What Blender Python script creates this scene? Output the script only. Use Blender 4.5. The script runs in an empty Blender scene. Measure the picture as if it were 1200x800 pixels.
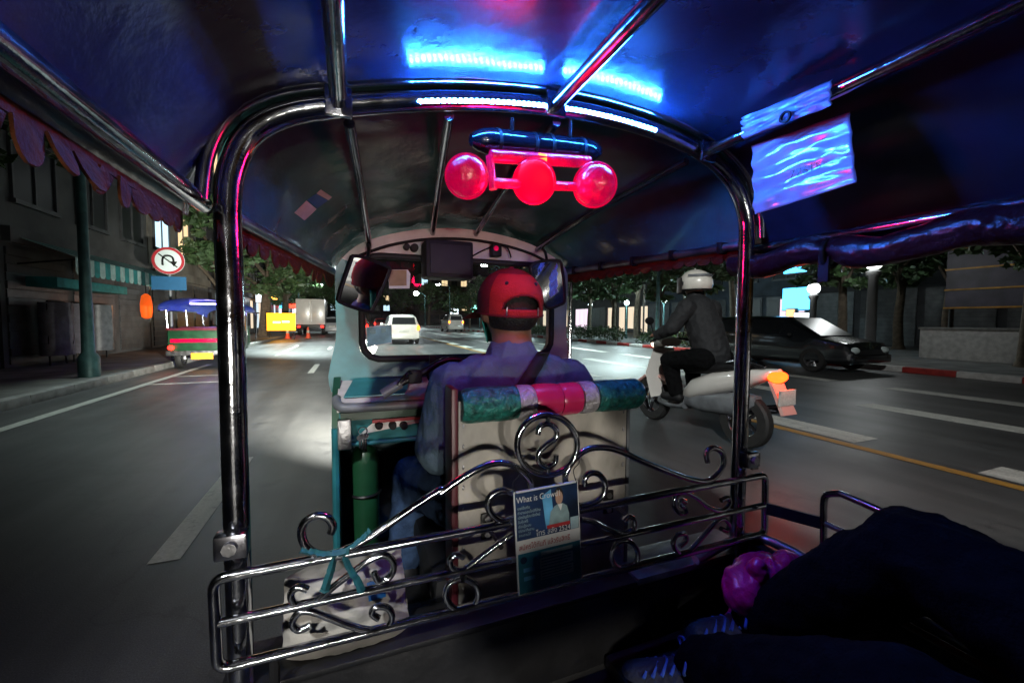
import bpy, bmesh, math, random
from mathutils import Vector, Matrix, noise
from mathutils.bvhtree import BVHTree
R = math.radians
rnd = random.Random(7)
scn = bpy.context.scene
COL = scn.collection

# ---------------------------------------------------------------- camera
CAM_H = 1.25
FPX = 478.0                       # focal length in pixels of the 1200 x 800 photograph
cam_d = bpy.data.cameras.new('camera')
cam_d.sensor_width = 36.0
cam_d.lens = FPX / 1200 * 36
cam_d.clip_start = 0.02
cam_d.clip_end = 900
cam = bpy.data.objects.new('camera', cam_d)
COL.objects.link(cam)
CAMROT = Matrix.Rotation(R(-21.4), 4, 'Z') @ Matrix.Rotation(R(90 - 2.9), 4, 'X') @ Matrix.Rotation(R(0.33), 4, 'Z')
cam.matrix_world = Matrix.Translation((0, 0, CAM_H)) @ CAMROT
scn.camera = cam
CAM = Vector((0, 0, CAM_H))

# ---------------------------------------------------------------- night sky, moon, exposure
world = bpy.data.worlds.new('World')
scn.world = world
world.use_nodes = True
wn = world.node_tree
sky = wn.nodes.new('ShaderNodeTexSky')
sky.sky_type = 'NISHITA'
sky.sun_disc = False
sky.sun_elevation = R(3)
sky.sun_rotation = R(150)
bg = wn.nodes['Background']
wn.links.new(sky.outputs[0], bg.inputs[0])
bg.inputs[1].default_value = 0.0007
sun_d = bpy.data.lights.new('moon', 'SUN')
sun_d.energy = 0.006
sun_d.angle = R(0.5)
sun_d.color = (0.8, 0.9, 1.0)
sun = bpy.data.objects.new('moon', sun_d)
COL.objects.link(sun)
sun.rotation_euler = (R(50), 0, R(200))
scn.view_settings.view_transform = 'Standard'
scn.view_settings.look = 'None'
scn.view_settings.exposure = 0.18
scn.view_settings.gamma = 1.0
scn.view_settings.use_curve_mapping = False
scn.cycles.use_denoising = True
scn.cycles.max_bounces = 8
scn.cycles.transparent_max_bounces = 12
scn.cycles.sample_clamp_indirect = 6.0
scn.cycles.caustics_reflective = False
scn.cycles.caustics_refractive = False

# ---------------------------------------------------------------- pixel -> point helpers
def ray(px, py):
    return (CAMROT.to_3x3() @ Vector(((px - 600) / FPX, -(py - 400) / FPX, -1))).normalized()
def at(px, py, Y=None, Z=None, X=None):
    d = ray(px, py)
    if Y is not None: t = Y / d.y
    elif X is not None: t = X / d.x
    else: t = (Z - CAM_H) / d.z
    return CAM + d * t
def at_plane(px, py, p0, n):
    d = ray(px, py)
    return CAM + d * ((p0 - CAM).dot(n) / d.dot(n))

# ---------------------------------------------------------------- materials
def srgb(h):
    c = [int(h[i:i + 2], 16) / 255 for i in (0, 2, 4)]
    return tuple(x / 12.92 if x <= .04045 else ((x + .055) / 1.055) ** 2.4 for x in c)
def mat(name, col, rough=.5, metal=0., var=.15, scale=8., bump=0., bscale=None, spec=.5, emis=None, estr=0., coat=0., rvar=0., stretch=(1, 1, 1)):
    m = bpy.data.materials.new(name)
    m.use_nodes = True
    nt = m.node_tree
    b = nt.nodes['Principled BSDF']
    b.inputs['Roughness'].default_value = rough
    b.inputs['Metallic'].default_value = metal
    b.inputs['Specular IOR Level'].default_value = spec
    b.inputs['Coat Weight'].default_value = coat
    tc = nt.nodes.new('ShaderNodeTexCoord')
    mp = nt.nodes.new('ShaderNodeMapping')
    mp.inputs['Scale'].default_value = stretch
    nt.links.new(tc.outputs['Object'], mp.inputs[0])
    nz = nt.nodes.new('ShaderNodeTexNoise')
    nz.inputs['Scale'].default_value = scale
    nz.inputs['Detail'].default_value = 6
    nt.links.new(mp.outputs[0], nz.inputs['Vector'])
    rp = nt.nodes.new('ShaderNodeValToRGB')
    rp.color_ramp.elements[0].position = .3
    rp.color_ramp.elements[1].position = .7
    rp.color_ramp.elements[0].color = tuple(max(0, c * (1 - var)) for c in col) + (1,)
    rp.color_ramp.elements[1].color = tuple(min(1, c * (1 + var)) for c in col) + (1,)
    nt.links.new(nz.outputs[0], rp.inputs[0])
    nt.links.new(rp.outputs[0], b.inputs['Base Color'])
    if rvar:
        mr = nt.nodes.new('ShaderNodeMapRange')
        mr.inputs[3].default_value = max(.02, rough - rvar)
        mr.inputs[4].default_value = min(1, rough + rvar)
        nt.links.new(nz.outputs[0], mr.inputs[0])
        nt.links.new(mr.outputs[0], b.inputs['Roughness'])
    if bump:
        n2 = nt.nodes.new('ShaderNodeTexNoise')
        n2.inputs['Scale'].default_value = bscale or scale * 3
        n2.inputs['Detail'].default_value = 4
        nt.links.new(mp.outputs[0], n2.inputs['Vector'])
        bp = nt.nodes.new('ShaderNodeBump')
        bp.inputs['Strength'].default_value = bump
        bp.inputs['Distance'].default_value = .02
        nt.links.new(n2.outputs[0], bp.inputs['Height'])
        nt.links.new(bp.outputs[0], b.inputs['Normal'])
    if emis:
        b.inputs['Emission Color'].default_value = tuple(emis) + (1,)
        b.inputs['Emission Strength'].default_value = estr
    m.diffuse_color = tuple(col) + (1,)
    return m
def emit(name, col, s, base=None):
    return mat(name, base or tuple(c * .5 for c in col), .5, 0, 0, spec=.1, emis=col, estr=s)
def glass(name, tint=(.9, .95, .95), dirt=.06):
    m = bpy.data.materials.new(name)
    m.use_nodes = True
    nt = m.node_tree
    nt.nodes.clear()
    out = nt.nodes.new('ShaderNodeOutputMaterial')
    tr = nt.nodes.new('ShaderNodeBsdfTransparent')
    tr.inputs[0].default_value = tint + (1,)
    gl = nt.nodes.new('ShaderNodeBsdfGlossy')
    gl.inputs['Roughness'].default_value = .04
    df = nt.nodes.new('ShaderNodeBsdfDiffuse')
    df.inputs[0].default_value = (.5, .5, .5, 1)
    fr = nt.nodes.new('ShaderNodeFresnel')
    fr.inputs[0].default_value = 1.45
    m1 = nt.nodes.new('ShaderNodeMixShader')
    m2 = nt.nodes.new('ShaderNodeMixShader')
    nz = nt.nodes.new('ShaderNodeTexNoise')
    nz.inputs['Scale'].default_value = 40
    nz.inputs['Detail'].default_value = 8
    tc = nt.nodes.new('ShaderNodeTexCoord')
    nt.links.new(tc.outputs['Object'], nz.inputs['Vector'])
    mr = nt.nodes.new('ShaderNodeMapRange')
    mr.inputs[1].default_value = .5
    mr.inputs[2].default_value = .75
    mr.inputs[3].default_value = dirt * .2
    mr.inputs[4].default_value = dirt
    nt.links.new(nz.outputs[0], mr.inputs[0])
    nt.links.new(fr.outputs[0], m1.inputs[0])
    nt.links.new(tr.outputs[0], m1.inputs[1])
    nt.links.new(gl.outputs[0], m1.inputs[2])
    nt.links.new(mr.outputs[0], m2.inputs[0])
    nt.links.new(m1.outputs[0], m2.inputs[1])
    nt.links.new(df.outputs[0], m2.inputs[2])
    nt.links.new(m2.outputs[0], out.inputs[0])
    return m
M = {}
M['chrome'] = mat('chrome', (.48, .49, .52), .13, 1, .3, 26, bump=.04, bscale=70, rvar=.1)
M['dark_chrome'] = mat('dark_chrome', (.30, .30, .33), .2, 1, .3, 22, rvar=.1)
M['old_steel'] = mat('old_steel', (.35, .35, .36), .38, 1, .35, 14, bump=.15, rvar=.15)
M['black_metal'] = mat('black_metal', (.008, .008, .009), .42, 0, .4, 12, bump=.1, spec=.35)
M['black'] = mat('black_plastic', (.008, .008, .009), .6, 0, .3, 10, spec=.25)
M['gloss_black'] = mat('gloss_black', (.006, .006, .01), .12, 0, .2, 10, spec=.7)
M['rubber'] = mat('rubber', (.012, .012, .012), .7, 0, .3, 20)
M['vinyl'] = mat('ceiling_vinyl', (.014, .02, .042), .2, 0, .5, 5, bump=.06, bscale=22, rvar=.08)
M['vinyl_green'] = mat('front_vinyl', (.042, .14, .125), .24, 0, .45, 4, bump=.2, bscale=18, rvar=.08)
M['teal'] = mat('teal_paint', (.018, .135, .15), .38, 0, .5, 7, bump=.06, coat=.3)
M['green'] = mat('green_paint', (.008, .05, .02), .4, 0, .4, 7, bump=.06)
M['cream'] = mat('cream_paint', (.52, .48, .46), .45, 0, .25, 9, bump=.06)
M['white_paint'] = mat('white_paint', (.72, .72, .70), .4, 0, .1, 10)
M['maroon'] = mat('maroon_trim', (.10, .012, .02), .4, 0, .3, 10)
M['grey'] = mat('grey_trim', (.12, .13, .14), .45, 0, .3, 8)
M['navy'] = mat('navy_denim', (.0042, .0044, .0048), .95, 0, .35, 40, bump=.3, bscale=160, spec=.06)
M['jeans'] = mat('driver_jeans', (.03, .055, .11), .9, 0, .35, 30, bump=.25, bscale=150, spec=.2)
M['shirt'] = mat('driver_shirt', (.085, .13, .17), .85, 0, .2, 14, bump=.25, bscale=120, spec=.2)
M['strap'] = mat('black_strap', (.008, .008, .01), .8, 0, .2, 60)
M['skin'] = mat('skin', (.22, .11, .07), .55, 0, .15, 30)
M['hair'] = mat('hair', (.008, .007, .007), .6, 0, .4, 60, bump=.4, bscale=150)
M['cap'] = mat('cap_cloth', (.30, .022, .018), .85, 0, .15, 40, bump=.3, bscale=220, spec=.2)
M['led'] = emit('led_blue', (.022, .20, 1.0), 1900)
M['red_lamp'] = emit('red_lamp', (1.0, .0, .002), 15, (.12, .0, .0))
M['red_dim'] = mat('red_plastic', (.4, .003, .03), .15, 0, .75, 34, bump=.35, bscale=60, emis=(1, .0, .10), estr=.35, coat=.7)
M['orange_lamp'] = emit('orange_lamp', (1, .25, .02), 2.2)
M['asphalt'] = mat('asphalt', (.055, .057, .06), .46, 0, .3, 1.2, bump=.10, bscale=130, rvar=.1)
M['line_white'] = mat('road_white', (.62, .62, .58), .6, 0, .25, 6, bump=.2, bscale=50)
M['line_yellow'] = mat('road_yellow', (.55, .30, .05), .6, 0, .25, 6)
M['paving'] = mat('paving', (.16, .16, .15), .8, 0, .4, 2, bump=.3, bscale=10)
M['ground'] = mat('ground', (.05, .05, .045), .9, 0, .3, .5)
M['leaf_a'] = mat('leaf_a', (.05, .10, .035), .5, 0, .4, 2)
M['leaf_b'] = mat('leaf_b', (.07, .12, .05), .5, 0, .4, 2)
M['bark'] = mat('bark', (.11, .085, .06), .9, 0, .4, 6, bump=.6, bscale=18)
M['glass'] = glass('windscreen_glass')
M['dark_glass'] = mat('dark_glass', (.008, .01, .012), .32, 0, .1, 5, spec=.4)
M['mirror'] = mat('mirror_glass', (.85, .87, .9), .02, 1, 0)
M['tail_red'] = emit('tail_red', (1, .015, .01), 9)
M['tail_orange'] = emit('tail_orange', (1, .16, .01), 11)
M['lamp_white'] = emit('lamp_white', (.9, .97, 1.0), 9)
M['lamp_star'] = emit('lamp_star', (.9, .97, 1.0), 160)
M['lamp_warm'] = emit('lamp_warm', (1, .8, .55), 10)

def noise_node(nt, vec, scale, detail=5, rough=.55):
    n = nt.nodes.new('ShaderNodeTexNoise')
    n.inputs['Scale'].default_value = scale; n.inputs['Detail'].default_value = detail; n.inputs['Roughness'].default_value = rough
    nt.links.new(vec, n.inputs['Vector'])
    return n.outputs[0]
def ramp(nt, fac, stops):
    r = nt.nodes.new('ShaderNodeValToRGB')
    e = r.color_ramp.elements
    while len(e) < len(stops): e.new(.5)
    for k, (p, c) in enumerate(stops):
        e[k].position = p; e[k].color = tuple(c) + (1,) if len(c) == 3 else c
    nt.links.new(fac, r.inputs[0])
    return r.outputs[0]
def mixc(nt, mode, fac, a, b):
    m = nt.nodes.new('ShaderNodeMix'); m.data_type = 'RGBA'; m.blend_type = mode
    if isinstance(fac, float): m.inputs[0].default_value = fac
    else: nt.links.new(fac, m.inputs[0])
    for s, v in ((6, a), (7, b)):
        if isinstance(v, tuple): m.inputs[s].default_value = v + (1,)
        else: nt.links.new(v, m.inputs[s])
    return m.outputs[2]
def road_nodes(m, paint=None):
    nt = m.node_tree
    b = nt.nodes['Principled BSDF']
    tc = nt.nodes.new('ShaderNodeTexCoord')
    mp = nt.nodes.new('ShaderNodeMapping'); mp.inputs['Scale'].default_value = (1, .06, 1)
    nt.links.new(tc.outputs['Object'], mp.inputs[0])
    v = tc.outputs['Object']
    base = ramp(nt, noise_node(nt, v, .35, 6, .65), [(.35, (.045, .046, .048)), (.5, (.07, .071, .073)), (.68, (.10, .10, .098))])
    strk = ramp(nt, noise_node(nt, mp.outputs[0], 3.2, 5), [(.3, (.62, .62, .62)), (.7, (1.35, 1.35, 1.33))])
    agg = ramp(nt, noise_node(nt, v, 210, 2), [(.3, (.55, .55, .55)), (.62, (1.15, 1.15, 1.15)), (.75, (2.2, 2.2, 2.1))])
    stain = ramp(nt, noise_node(nt, v, 1.3, 7, .7), [(.30, (.45, .45, .46)), (.42, (1, 1, 1))])
    vo = nt.nodes.new('ShaderNodeTexVoronoi'); vo.feature = 'DISTANCE_TO_EDGE'; vo.inputs['Scale'].default_value = .32
    wv = nt.nodes.new('ShaderNodeMapping')
    dist = nt.nodes.new('ShaderNodeVectorMath'); dist.operation = 'MULTIPLY_ADD'
    nn = nt.nodes.new('ShaderNodeTexNoise'); nn.inputs['Scale'].default_value = 1.7; nn.inputs['Detail'].default_value = 6
    nt.links.new(v, nn.inputs['Vector'])
    nt.links.new(nn.outputs['Color'], dist.inputs[0]); dist.inputs[1].default_value = (1.4, 1.4, 0); nt.links.new(v, dist.inputs[2])
    nt.links.new(dist.outputs[0], vo.inputs['Vector'])
    crack = ramp(nt, vo.outputs['Distance'], [(.0, (.72, .72, .72)), (.006, (1, 1, 1))])
    c = mixc(nt, 'MULTIPLY', 1.0, base, strk)
    c = mixc(nt, 'MULTIPLY', 1.0, c, agg)
    c = mixc(nt, 'MULTIPLY', 1.0, c, stain)
    c = mixc(nt, 'MULTIPLY', 1.0, c, crack)
    if paint:
        wear = ramp(nt, noise_node(nt, v, 9, 8, .75), [(.30, (.25, .25, .25)), (.46, (1, 1, 1))])
        pc = mixc(nt, 'MULTIPLY', 1.0, ramp(nt, noise_node(nt, v, 60, 4), [(.3, tuple(x * .75 for x in paint)), (.7, paint)]), strk)
        c = mixc(nt, 'MIX', wear, c, pc)
    nt.links.new(c, b.inputs['Base Color'])
road_nodes(M['asphalt']); road_nodes(M['line_white'], (.58, .58, .54)); road_nodes(M['line_yellow'], (.52, .27, .04))

# ---------------------------------------------------------------- mesh builder
class MB:
    def __init__(s): s.v = []; s.f = []; s.mi = []
    def add(s, vs, fs, mi=0):
        k = len(s.v)
        s.v += [tuple(x) for x in vs]
        s.f += [tuple(i + k for i in f) for f in fs]
        s.mi += [mi] * len(fs)
        return s
    def box(s, a, b, mi=0, bev=0.):
        x0, y0, z0 = [min(a[i], b[i]) for i in range(3)]
        x1, y1, z1 = [max(a[i], b[i]) for i in range(3)]
        if bev:
            bm = bmesh.new()
            bmesh.ops.create_cube(bm, size=1)
            for v in bm.verts:
                v.co = Vector(((x0 + x1) / 2 + v.co.x * (x1 - x0), (y0 + y1) / 2 + v.co.y * (y1 - y0), (z0 + z1) / 2 + v.co.z * (z1 - z0)))
            bmesh.ops.bevel(bm, geom=bm.edges[:], offset=bev, segments=2, affect='EDGES', profile=.6)
            return s.bm(bm, mi)
        v = [(x0, y0, z0), (x1, y0, z0), (x1, y1, z0), (x0, y1, z0), (x0, y0, z1), (x1, y0, z1), (x1, y1, z1), (x0, y1, z1)]
        return s.add(v, [(0, 3, 2, 1), (4, 5, 6, 7), (0, 1, 5, 4), (1, 2, 6, 5), (2, 3, 7, 6), (3, 0, 4, 7)], mi)
    def bm(s, bm, mi=0):
        bm.verts.ensure_lookup_table()
        bm.verts.index_update()
        s.add([v.co.copy() for v in bm.verts], [[v.index for v in f.verts] for f in bm.faces], mi)
        bm.free()
        return s
    def tube(s, pts, r, n=10, mi=0, closed=False, caps=True):
        pts = [Vector(p) for p in pts]
        m = len(pts)
        rr = r if isinstance(r, (list, tuple)) else [r] * m
        tang = []
        for i in range(m):
            a = pts[(i - 1) % m] if (closed or i > 0) else pts[0]
            b = pts[(i + 1) % m] if (closed or i < m - 1) else pts[-1]
            t = (b - a)
            tang.append(t.normalized() if t.length > 1e-9 else Vector((0, 0, 1)))
        up = Vector((0, 0, 1)) if abs(tang[0].z) < .9 else Vector((0, 1, 0))
        u = tang[0].cross(up).normalized()
        vs = []
        for i in range(m):
            t = tang[i]
            u = (u - t * u.dot(t))
            u = u.normalized() if u.length > 1e-6 else t.orthogonal().normalized()
            w = t.cross(u)
            for k in range(n):
                a = 2 * math.pi * k / n
                vs.append(pts[i] + (u * math.cos(a) + w * math.sin(a)) * rr[i])
        fs = []
        for i in range(m if closed else m - 1):
            j = (i + 1) % m
            for k in range(n):
                l = (k + 1) % n
                fs.append((i * n + k, i * n + l, j * n + l, j * n + k))
        if caps and not closed:
            fs.append(tuple(reversed(range(n))))
            fs.append(tuple((m - 1) * n + k for k in range(n)))
        return s.add(vs, fs, mi)
    def ell(s, c, r, mi=0, rot=None, nu=20, nv=12):
        vs = []; fs = []
        rot = rot or Matrix.Identity(3)
        c = Vector(c)
        if isinstance(r, (int, float)): r = (r, r, r)
        for j in range(nv + 1):
            th = math.pi * j / nv
            for i in range(nu):
                ph = 2 * math.pi * i / nu
                vs.append(c + rot @ Vector((r[0] * math.sin(th) * math.cos(ph), r[1] * math.sin(th) * math.sin(ph), r[2] * math.cos(th))))
        for j in range(nv):
            for i in range(nu):
                k = (i + 1) % nu
                fs.append((j * nu + i, (j + 1) * nu + i, (j + 1) * nu + k, j * nu + k))
        return s.add(vs, fs, mi)
    def lathe(s, prof, n=24, mi=0, axis='Z', c=(0, 0, 0)):
        c = Vector(c)
        vs = []; fs = []
        for (r, z) in prof:
            for k in range(n):
                a = 2 * math.pi * k / n
                x, y = r * math.cos(a), r * math.sin(a)
                p = {'Z': (x, y, z), 'X': (z, x, y), 'Y': (x, z, y)}[axis]
                vs.append(c + Vector(p))
        for i in range(len(prof) - 1):
            for k in range(n):
                l = (k + 1) % n
                fs.append((i * n + k, i * n + l, (i + 1) * n + l, (i + 1) * n + k))
        return s.add(vs, fs, mi)
    def prism(s, poly, off, mi=0):
        poly = [Vector(p) for p in poly]
        n = len(poly)
        off = Vector(off)
        fs = [tuple(range(n)), tuple(reversed(range(n, 2 * n)))]
        fs += [(i, n + i, n + (i + 1) % n, (i + 1) % n) for i in range(n)]
        return s.add(poly + [p + off for p in poly], fs, mi)
    def grid(s, rows, mi=0):
        n = len(rows[0])
        vs = [p for r in rows for p in r]
        fs = [(j * n + i, j * n + i + 1, (j + 1) * n + i + 1, (j + 1) * n + i) for j in range(len(rows) - 1) for i in range(n - 1)]
        return s.add(vs, fs, mi)
    def mesh(s, name, mats, smooth=40):
        me = bpy.data.meshes.new(name)
        me.from_pydata(s.v, [], s.f)
        for m in (mats if isinstance(mats, (list, tuple)) else [mats]):
            me.materials.append(M[m] if isinstance(m, str) else m)
        if len(set(s.mi)) > 1: me.polygons.foreach_set('material_index', s.mi)
        b = bmesh.new()
        b.from_mesh(me)
        bmesh.ops.recalc_face_normals(b, faces=b.faces[:])
        b.to_mesh(me)
        b.free()
        if smooth:
            me.polygons.foreach_set('use_smooth', [True] * len(me.polygons))
            if smooth < 180: me.set_sharp_from_angle(angle=R(smooth))
        return me
    def build(s, name, mats, parent=None, smooth=40):
        return link(name, s.mesh(name, mats, smooth), parent)
def link(name, me, parent=None):
    o = bpy.data.objects.new(name, me)
    COL.objects.link(o)
    if parent is not None:
        o.parent = parent
        if parent.type == 'EMPTY': o.matrix_parent_inverse = Matrix.Translation(-parent.location)
    return o
def tag(o, label=None, cat=None, group=None, kind=None):
    if label: o['label'] = label
    if cat: o['category'] = cat
    if group: o['group'] = group
    if kind: o['kind'] = kind
    return o
def thing(name, label, cat, loc=(0, 0, 0), group=None):
    o = bpy.data.objects.new(name, None)
    o.location = loc
    o.empty_display_size = .2
    COL.objects.link(o)
    return tag(o, label, cat, group)
def copy_tree(o, parent=None):
    c = o.copy()
    COL.objects.link(c)
    if parent is not None:
        c.parent = parent
        c.matrix_parent_inverse = o.matrix_parent_inverse.copy()
    for ch in list(o.children): copy_tree(ch, c)
    return c
def catmull(pts, per=6, closed=False):
    pts = [Vector(p) for p in pts]
    n = len(pts)
    out = []
    for i in range(n if closed else n - 1):
        p0 = pts[(i - 1) % n] if closed or i > 0 else pts[0]
        p1 = pts[i]; p2 = pts[(i + 1) % n]
        p3 = pts[(i + 2) % n] if closed or i + 2 < n else pts[-1]
        for k in range(per):
            t = k / per
            out.append(.5 * ((2 * p1) + (p2 - p0) * t + (2 * p0 - 5 * p1 + 4 * p2 - p3) * t * t + (3 * p1 - p0 - 3 * p2 + p3) * t ** 3))
    if not closed: out.append(pts[-1])
    return out
def resample(pts, n):
    pts = [Vector(p) for p in pts]
    L = [0]
    for a, b in zip(pts, pts[1:]): L.append(L[-1] + (b - a).length)
    out = []; j = 0
    for i in range(n):
        t = L[-1] * i / (n - 1)
        while j < len(pts) - 2 and L[j + 1] < t: j += 1
        d = L[j + 1] - L[j]
        out.append(pts[j].lerp(pts[j + 1], (t - L[j]) / d if d else 0))
    return out
TMP = bpy.data.scenes.new('tmp')
def evaluated_mesh(o):
    TMP.collection.objects.link(o)
    vl = TMP.view_layers[0]
    vl.update()
    return bpy.data.meshes.new_from_object(o.evaluated_get(vl.depsgraph))
def blob(name, shapes, m, parent=None, voxel=.012, smooth=6, wrinkle=0., wscale=14., seed=0, stretch=(1, 1, 1)):
    """one continuous surface grown from overlapping tapered limbs and ellipsoids"""
    b = MB()
    for sh in shapes:
        if sh[0] == 'c':
            p0, r0, p1, r1 = Vector(sh[1]), sh[2], Vector(sh[3]), sh[4]
            k = 6
            b.tube([p0.lerp(p1, i / k) for i in range(k + 1)], [r0 + (r1 - r0) * i / k for i in range(k + 1)], 14)
            b.ell(p0, r0, nu=14, nv=8); b.ell(p1, r1, nu=14, nv=8)
        else:
            b.ell(sh[1], sh[2], rot=sh[3] if len(sh) > 3 else None)
    me = b.mesh(name + '_raw', 'black', 0)
    o = bpy.data.objects.new(name + '_tmp', me)
    md = o.modifiers.new('r', 'REMESH'); md.mode = 'VOXEL'; md.voxel_size = voxel
    ms = o.modifiers.new('s', 'SMOOTH'); ms.iterations = smooth; ms.factor = .5
    new = evaluated_mesh(o)
    bpy.data.objects.remove(o); bpy.data.meshes.remove(me)
    new.name = name
    if wrinkle:
        sv = Vector(stretch)
        nrm = [0.0] * (3 * len(new.vertices))
        new.vertices.foreach_get('normal', nrm)
        for v in new.vertices:
            p = Vector((v.co.x * sv.x, v.co.y * sv.y, v.co.z * sv.z)) * wscale + Vector((seed * 7.1, seed * 3.3, 0))
            h = 1 - abs(noise.noise(p)) * 2 + .5 * noise.noise(p * 2.3) + .35 * (1 - 2 * abs(noise.noise(p * 2.9 + Vector((5, 5, 5)))))
            v.co = v.co + Vector(nrm[3 * v.index:3 * v.index + 3]) * (wrinkle * h)
    new.materials.clear()
    new.materials.append(M[m] if isinstance(m, str) else m)
    new.polygons.foreach_set('use_smooth', [True] * len(new.polygons))
    return link(name, new, parent)
def text_mesh(body, size, fn, m, name, parent, align='LEFT'):
    cu = bpy.data.curves.new('t', 'FONT')
    cu.body = body; cu.size = size; cu.align_x = align; cu.resolution_u = 3
    o = bpy.data.objects.new('t', cu)
    me = evaluated_mesh(o)
    bpy.data.objects.remove(o)
    for v in me.vertices: v.co = fn(v.co.x, v.co.y)
    me.materials.clear(); me.materials.append(M[m] if isinstance(m, str) else m)
    return link(name, me, parent)
def lamp_light(name, loc, power, color=(1, 1, 1), radius=.1, parent=None, spot=None, aim=None):
    l = bpy.data.lights.new(name, 'SPOT' if spot else 'POINT')
    l.energy = power; l.color = color; l.shadow_soft_size = radius
    if spot: l.spot_size = R(spot); l.spot_blend = 1.0 if spot < 80 else .5
    o = bpy.data.objects.new(name, l)
    COL.objects.link(o)
    o.location = loc
    if aim: o.rotation_euler = (Vector(aim) - Vector(loc)).to_track_quat('-Z', 'Y').to_euler()
    if parent is not None:
        o.parent = parent
        o.matrix_parent_inverse = Matrix.Translation(-parent.location) if parent.type == 'EMPTY' else Matrix.Identity(4)
    return o

# ================================================================ SETTING
def struct(name, mb, m, smooth=0):
    o = mb.build(name, m, None, smooth)
    o['kind'] = 'structure'
    return o
KERB_L, KERB_R = -4.35, 13.0
struct('ground', MB().add([(-300, -120, -.02), (400, -120, -.02), (400, 500, -.02), (-300, 500, -.02)], [(0, 1, 2, 3)]), 'ground')
struct('road', MB().add([(KERB_L - .1, -60, 0), (KERB_R + .1, -60, 0), (KERB_R + .1, 260, 0), (KERB_L - .1, 260, 0)], [(0, 1, 2, 3)]), 'asphalt')
marks = struct('road_markings', MB().box((-200, -200, -3), (-199.9, -199.9, -2.9)), 'line_white')
def line(x, y0, y1, w=.12, m='line_white', z=.004):
    o = MB().add([(x - w / 2, y0, z), (x + w / 2, y0, z), (x + w / 2, y1, z), (x - w / 2, y1, z)], [(0, 1, 2, 3)]).build('painted_line', m, marks, 0)
    return o
marks.data = MB().add([(-3.74, -30, .004), (-3.60, -30, .004), (-3.60, 13.5, .004), (-3.74, 13.5, .004)], [(0, 1, 2, 3)]).mesh('edge_line', 'line_white', 0)
line(-.92, 2.55, 4.25, .14)
for k in range(1, 10): line(-.92, 2.55 + k * 8, 4.6 + k * 8, .13)
line(4.72, -30, 90, .13, 'line_yellow')
for k in range(-3, 30): line(5.06, k * 2.6, k * 2.6 + 1.7, .42)
for k in range(-4, 22): line(7.3, k * 4.0 + 1, k * 4.0 + 3.8, .42)
for k in range(-4, 22): line(9.6, k * 4.2 + 1.4, k * 4.2 + 4.6, .42)
# parking-bay outline on the near left
line(-2.45, 9.6, 10.9, .12); line(-2.45, 16, 22, .12)
for y in (9.6, 10.75):
    MB().add([(-3.6, y, .005), (-2.39, y, .005), (-2.39, y + .13, .005), (-3.6, y + .13, .005)], [(0, 1, 2, 3)]).build('painted_line', 'line_white', marks, 0)

def pavement(x0, x1):
    return struct('pavement', MB().box((x0, -60, -.01), (x1, 200, .12)), 'paving')
pv_l = pavement(-22, KERB_L - .18)
pv_r = pavement(KERB_R + .2, 70)
M['kerb_grey'] = mat('kerb_grey', (.22, .22, .21), .8, 0, .3, 6, bump=.3)
M['kerb_red'] = mat('kerb_red', (.38, .035, .03), .6, 0, .3, 8)
M['kerb_white'] = mat('kerb_white', (.6, .6, .58), .6, 0, .2, 8)
stone = MB().box((-.09, -.495, -.01), (.09, .495, .135), bev=.015)
me_k = {c: stone.mesh('kerb_stone', 'kerb_' + c, 40) for c in ('grey', 'red', 'white')}
kl = struct('kerb', MB().box((KERB_L - .18, -60, -.01), (KERB_L - .002, 200, .10)), 'kerb_grey')
kr = struct('kerb', MB().box((KERB_R + .02, -60, -.01), (KERB_R + .19, 200, .10)), 'kerb_grey')
for k in range(-2, 40):
    o = link('kerb_stone', me_k['grey'], kl); o.location = (KERB_L - .09, k + .5, .008)
for k in range(-4, 75):
    o = link('kerb_stone', me_k['red' if k % 2 else 'white'], kr); o.location = (KERB_R + .1, k + .5, .008)

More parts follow.
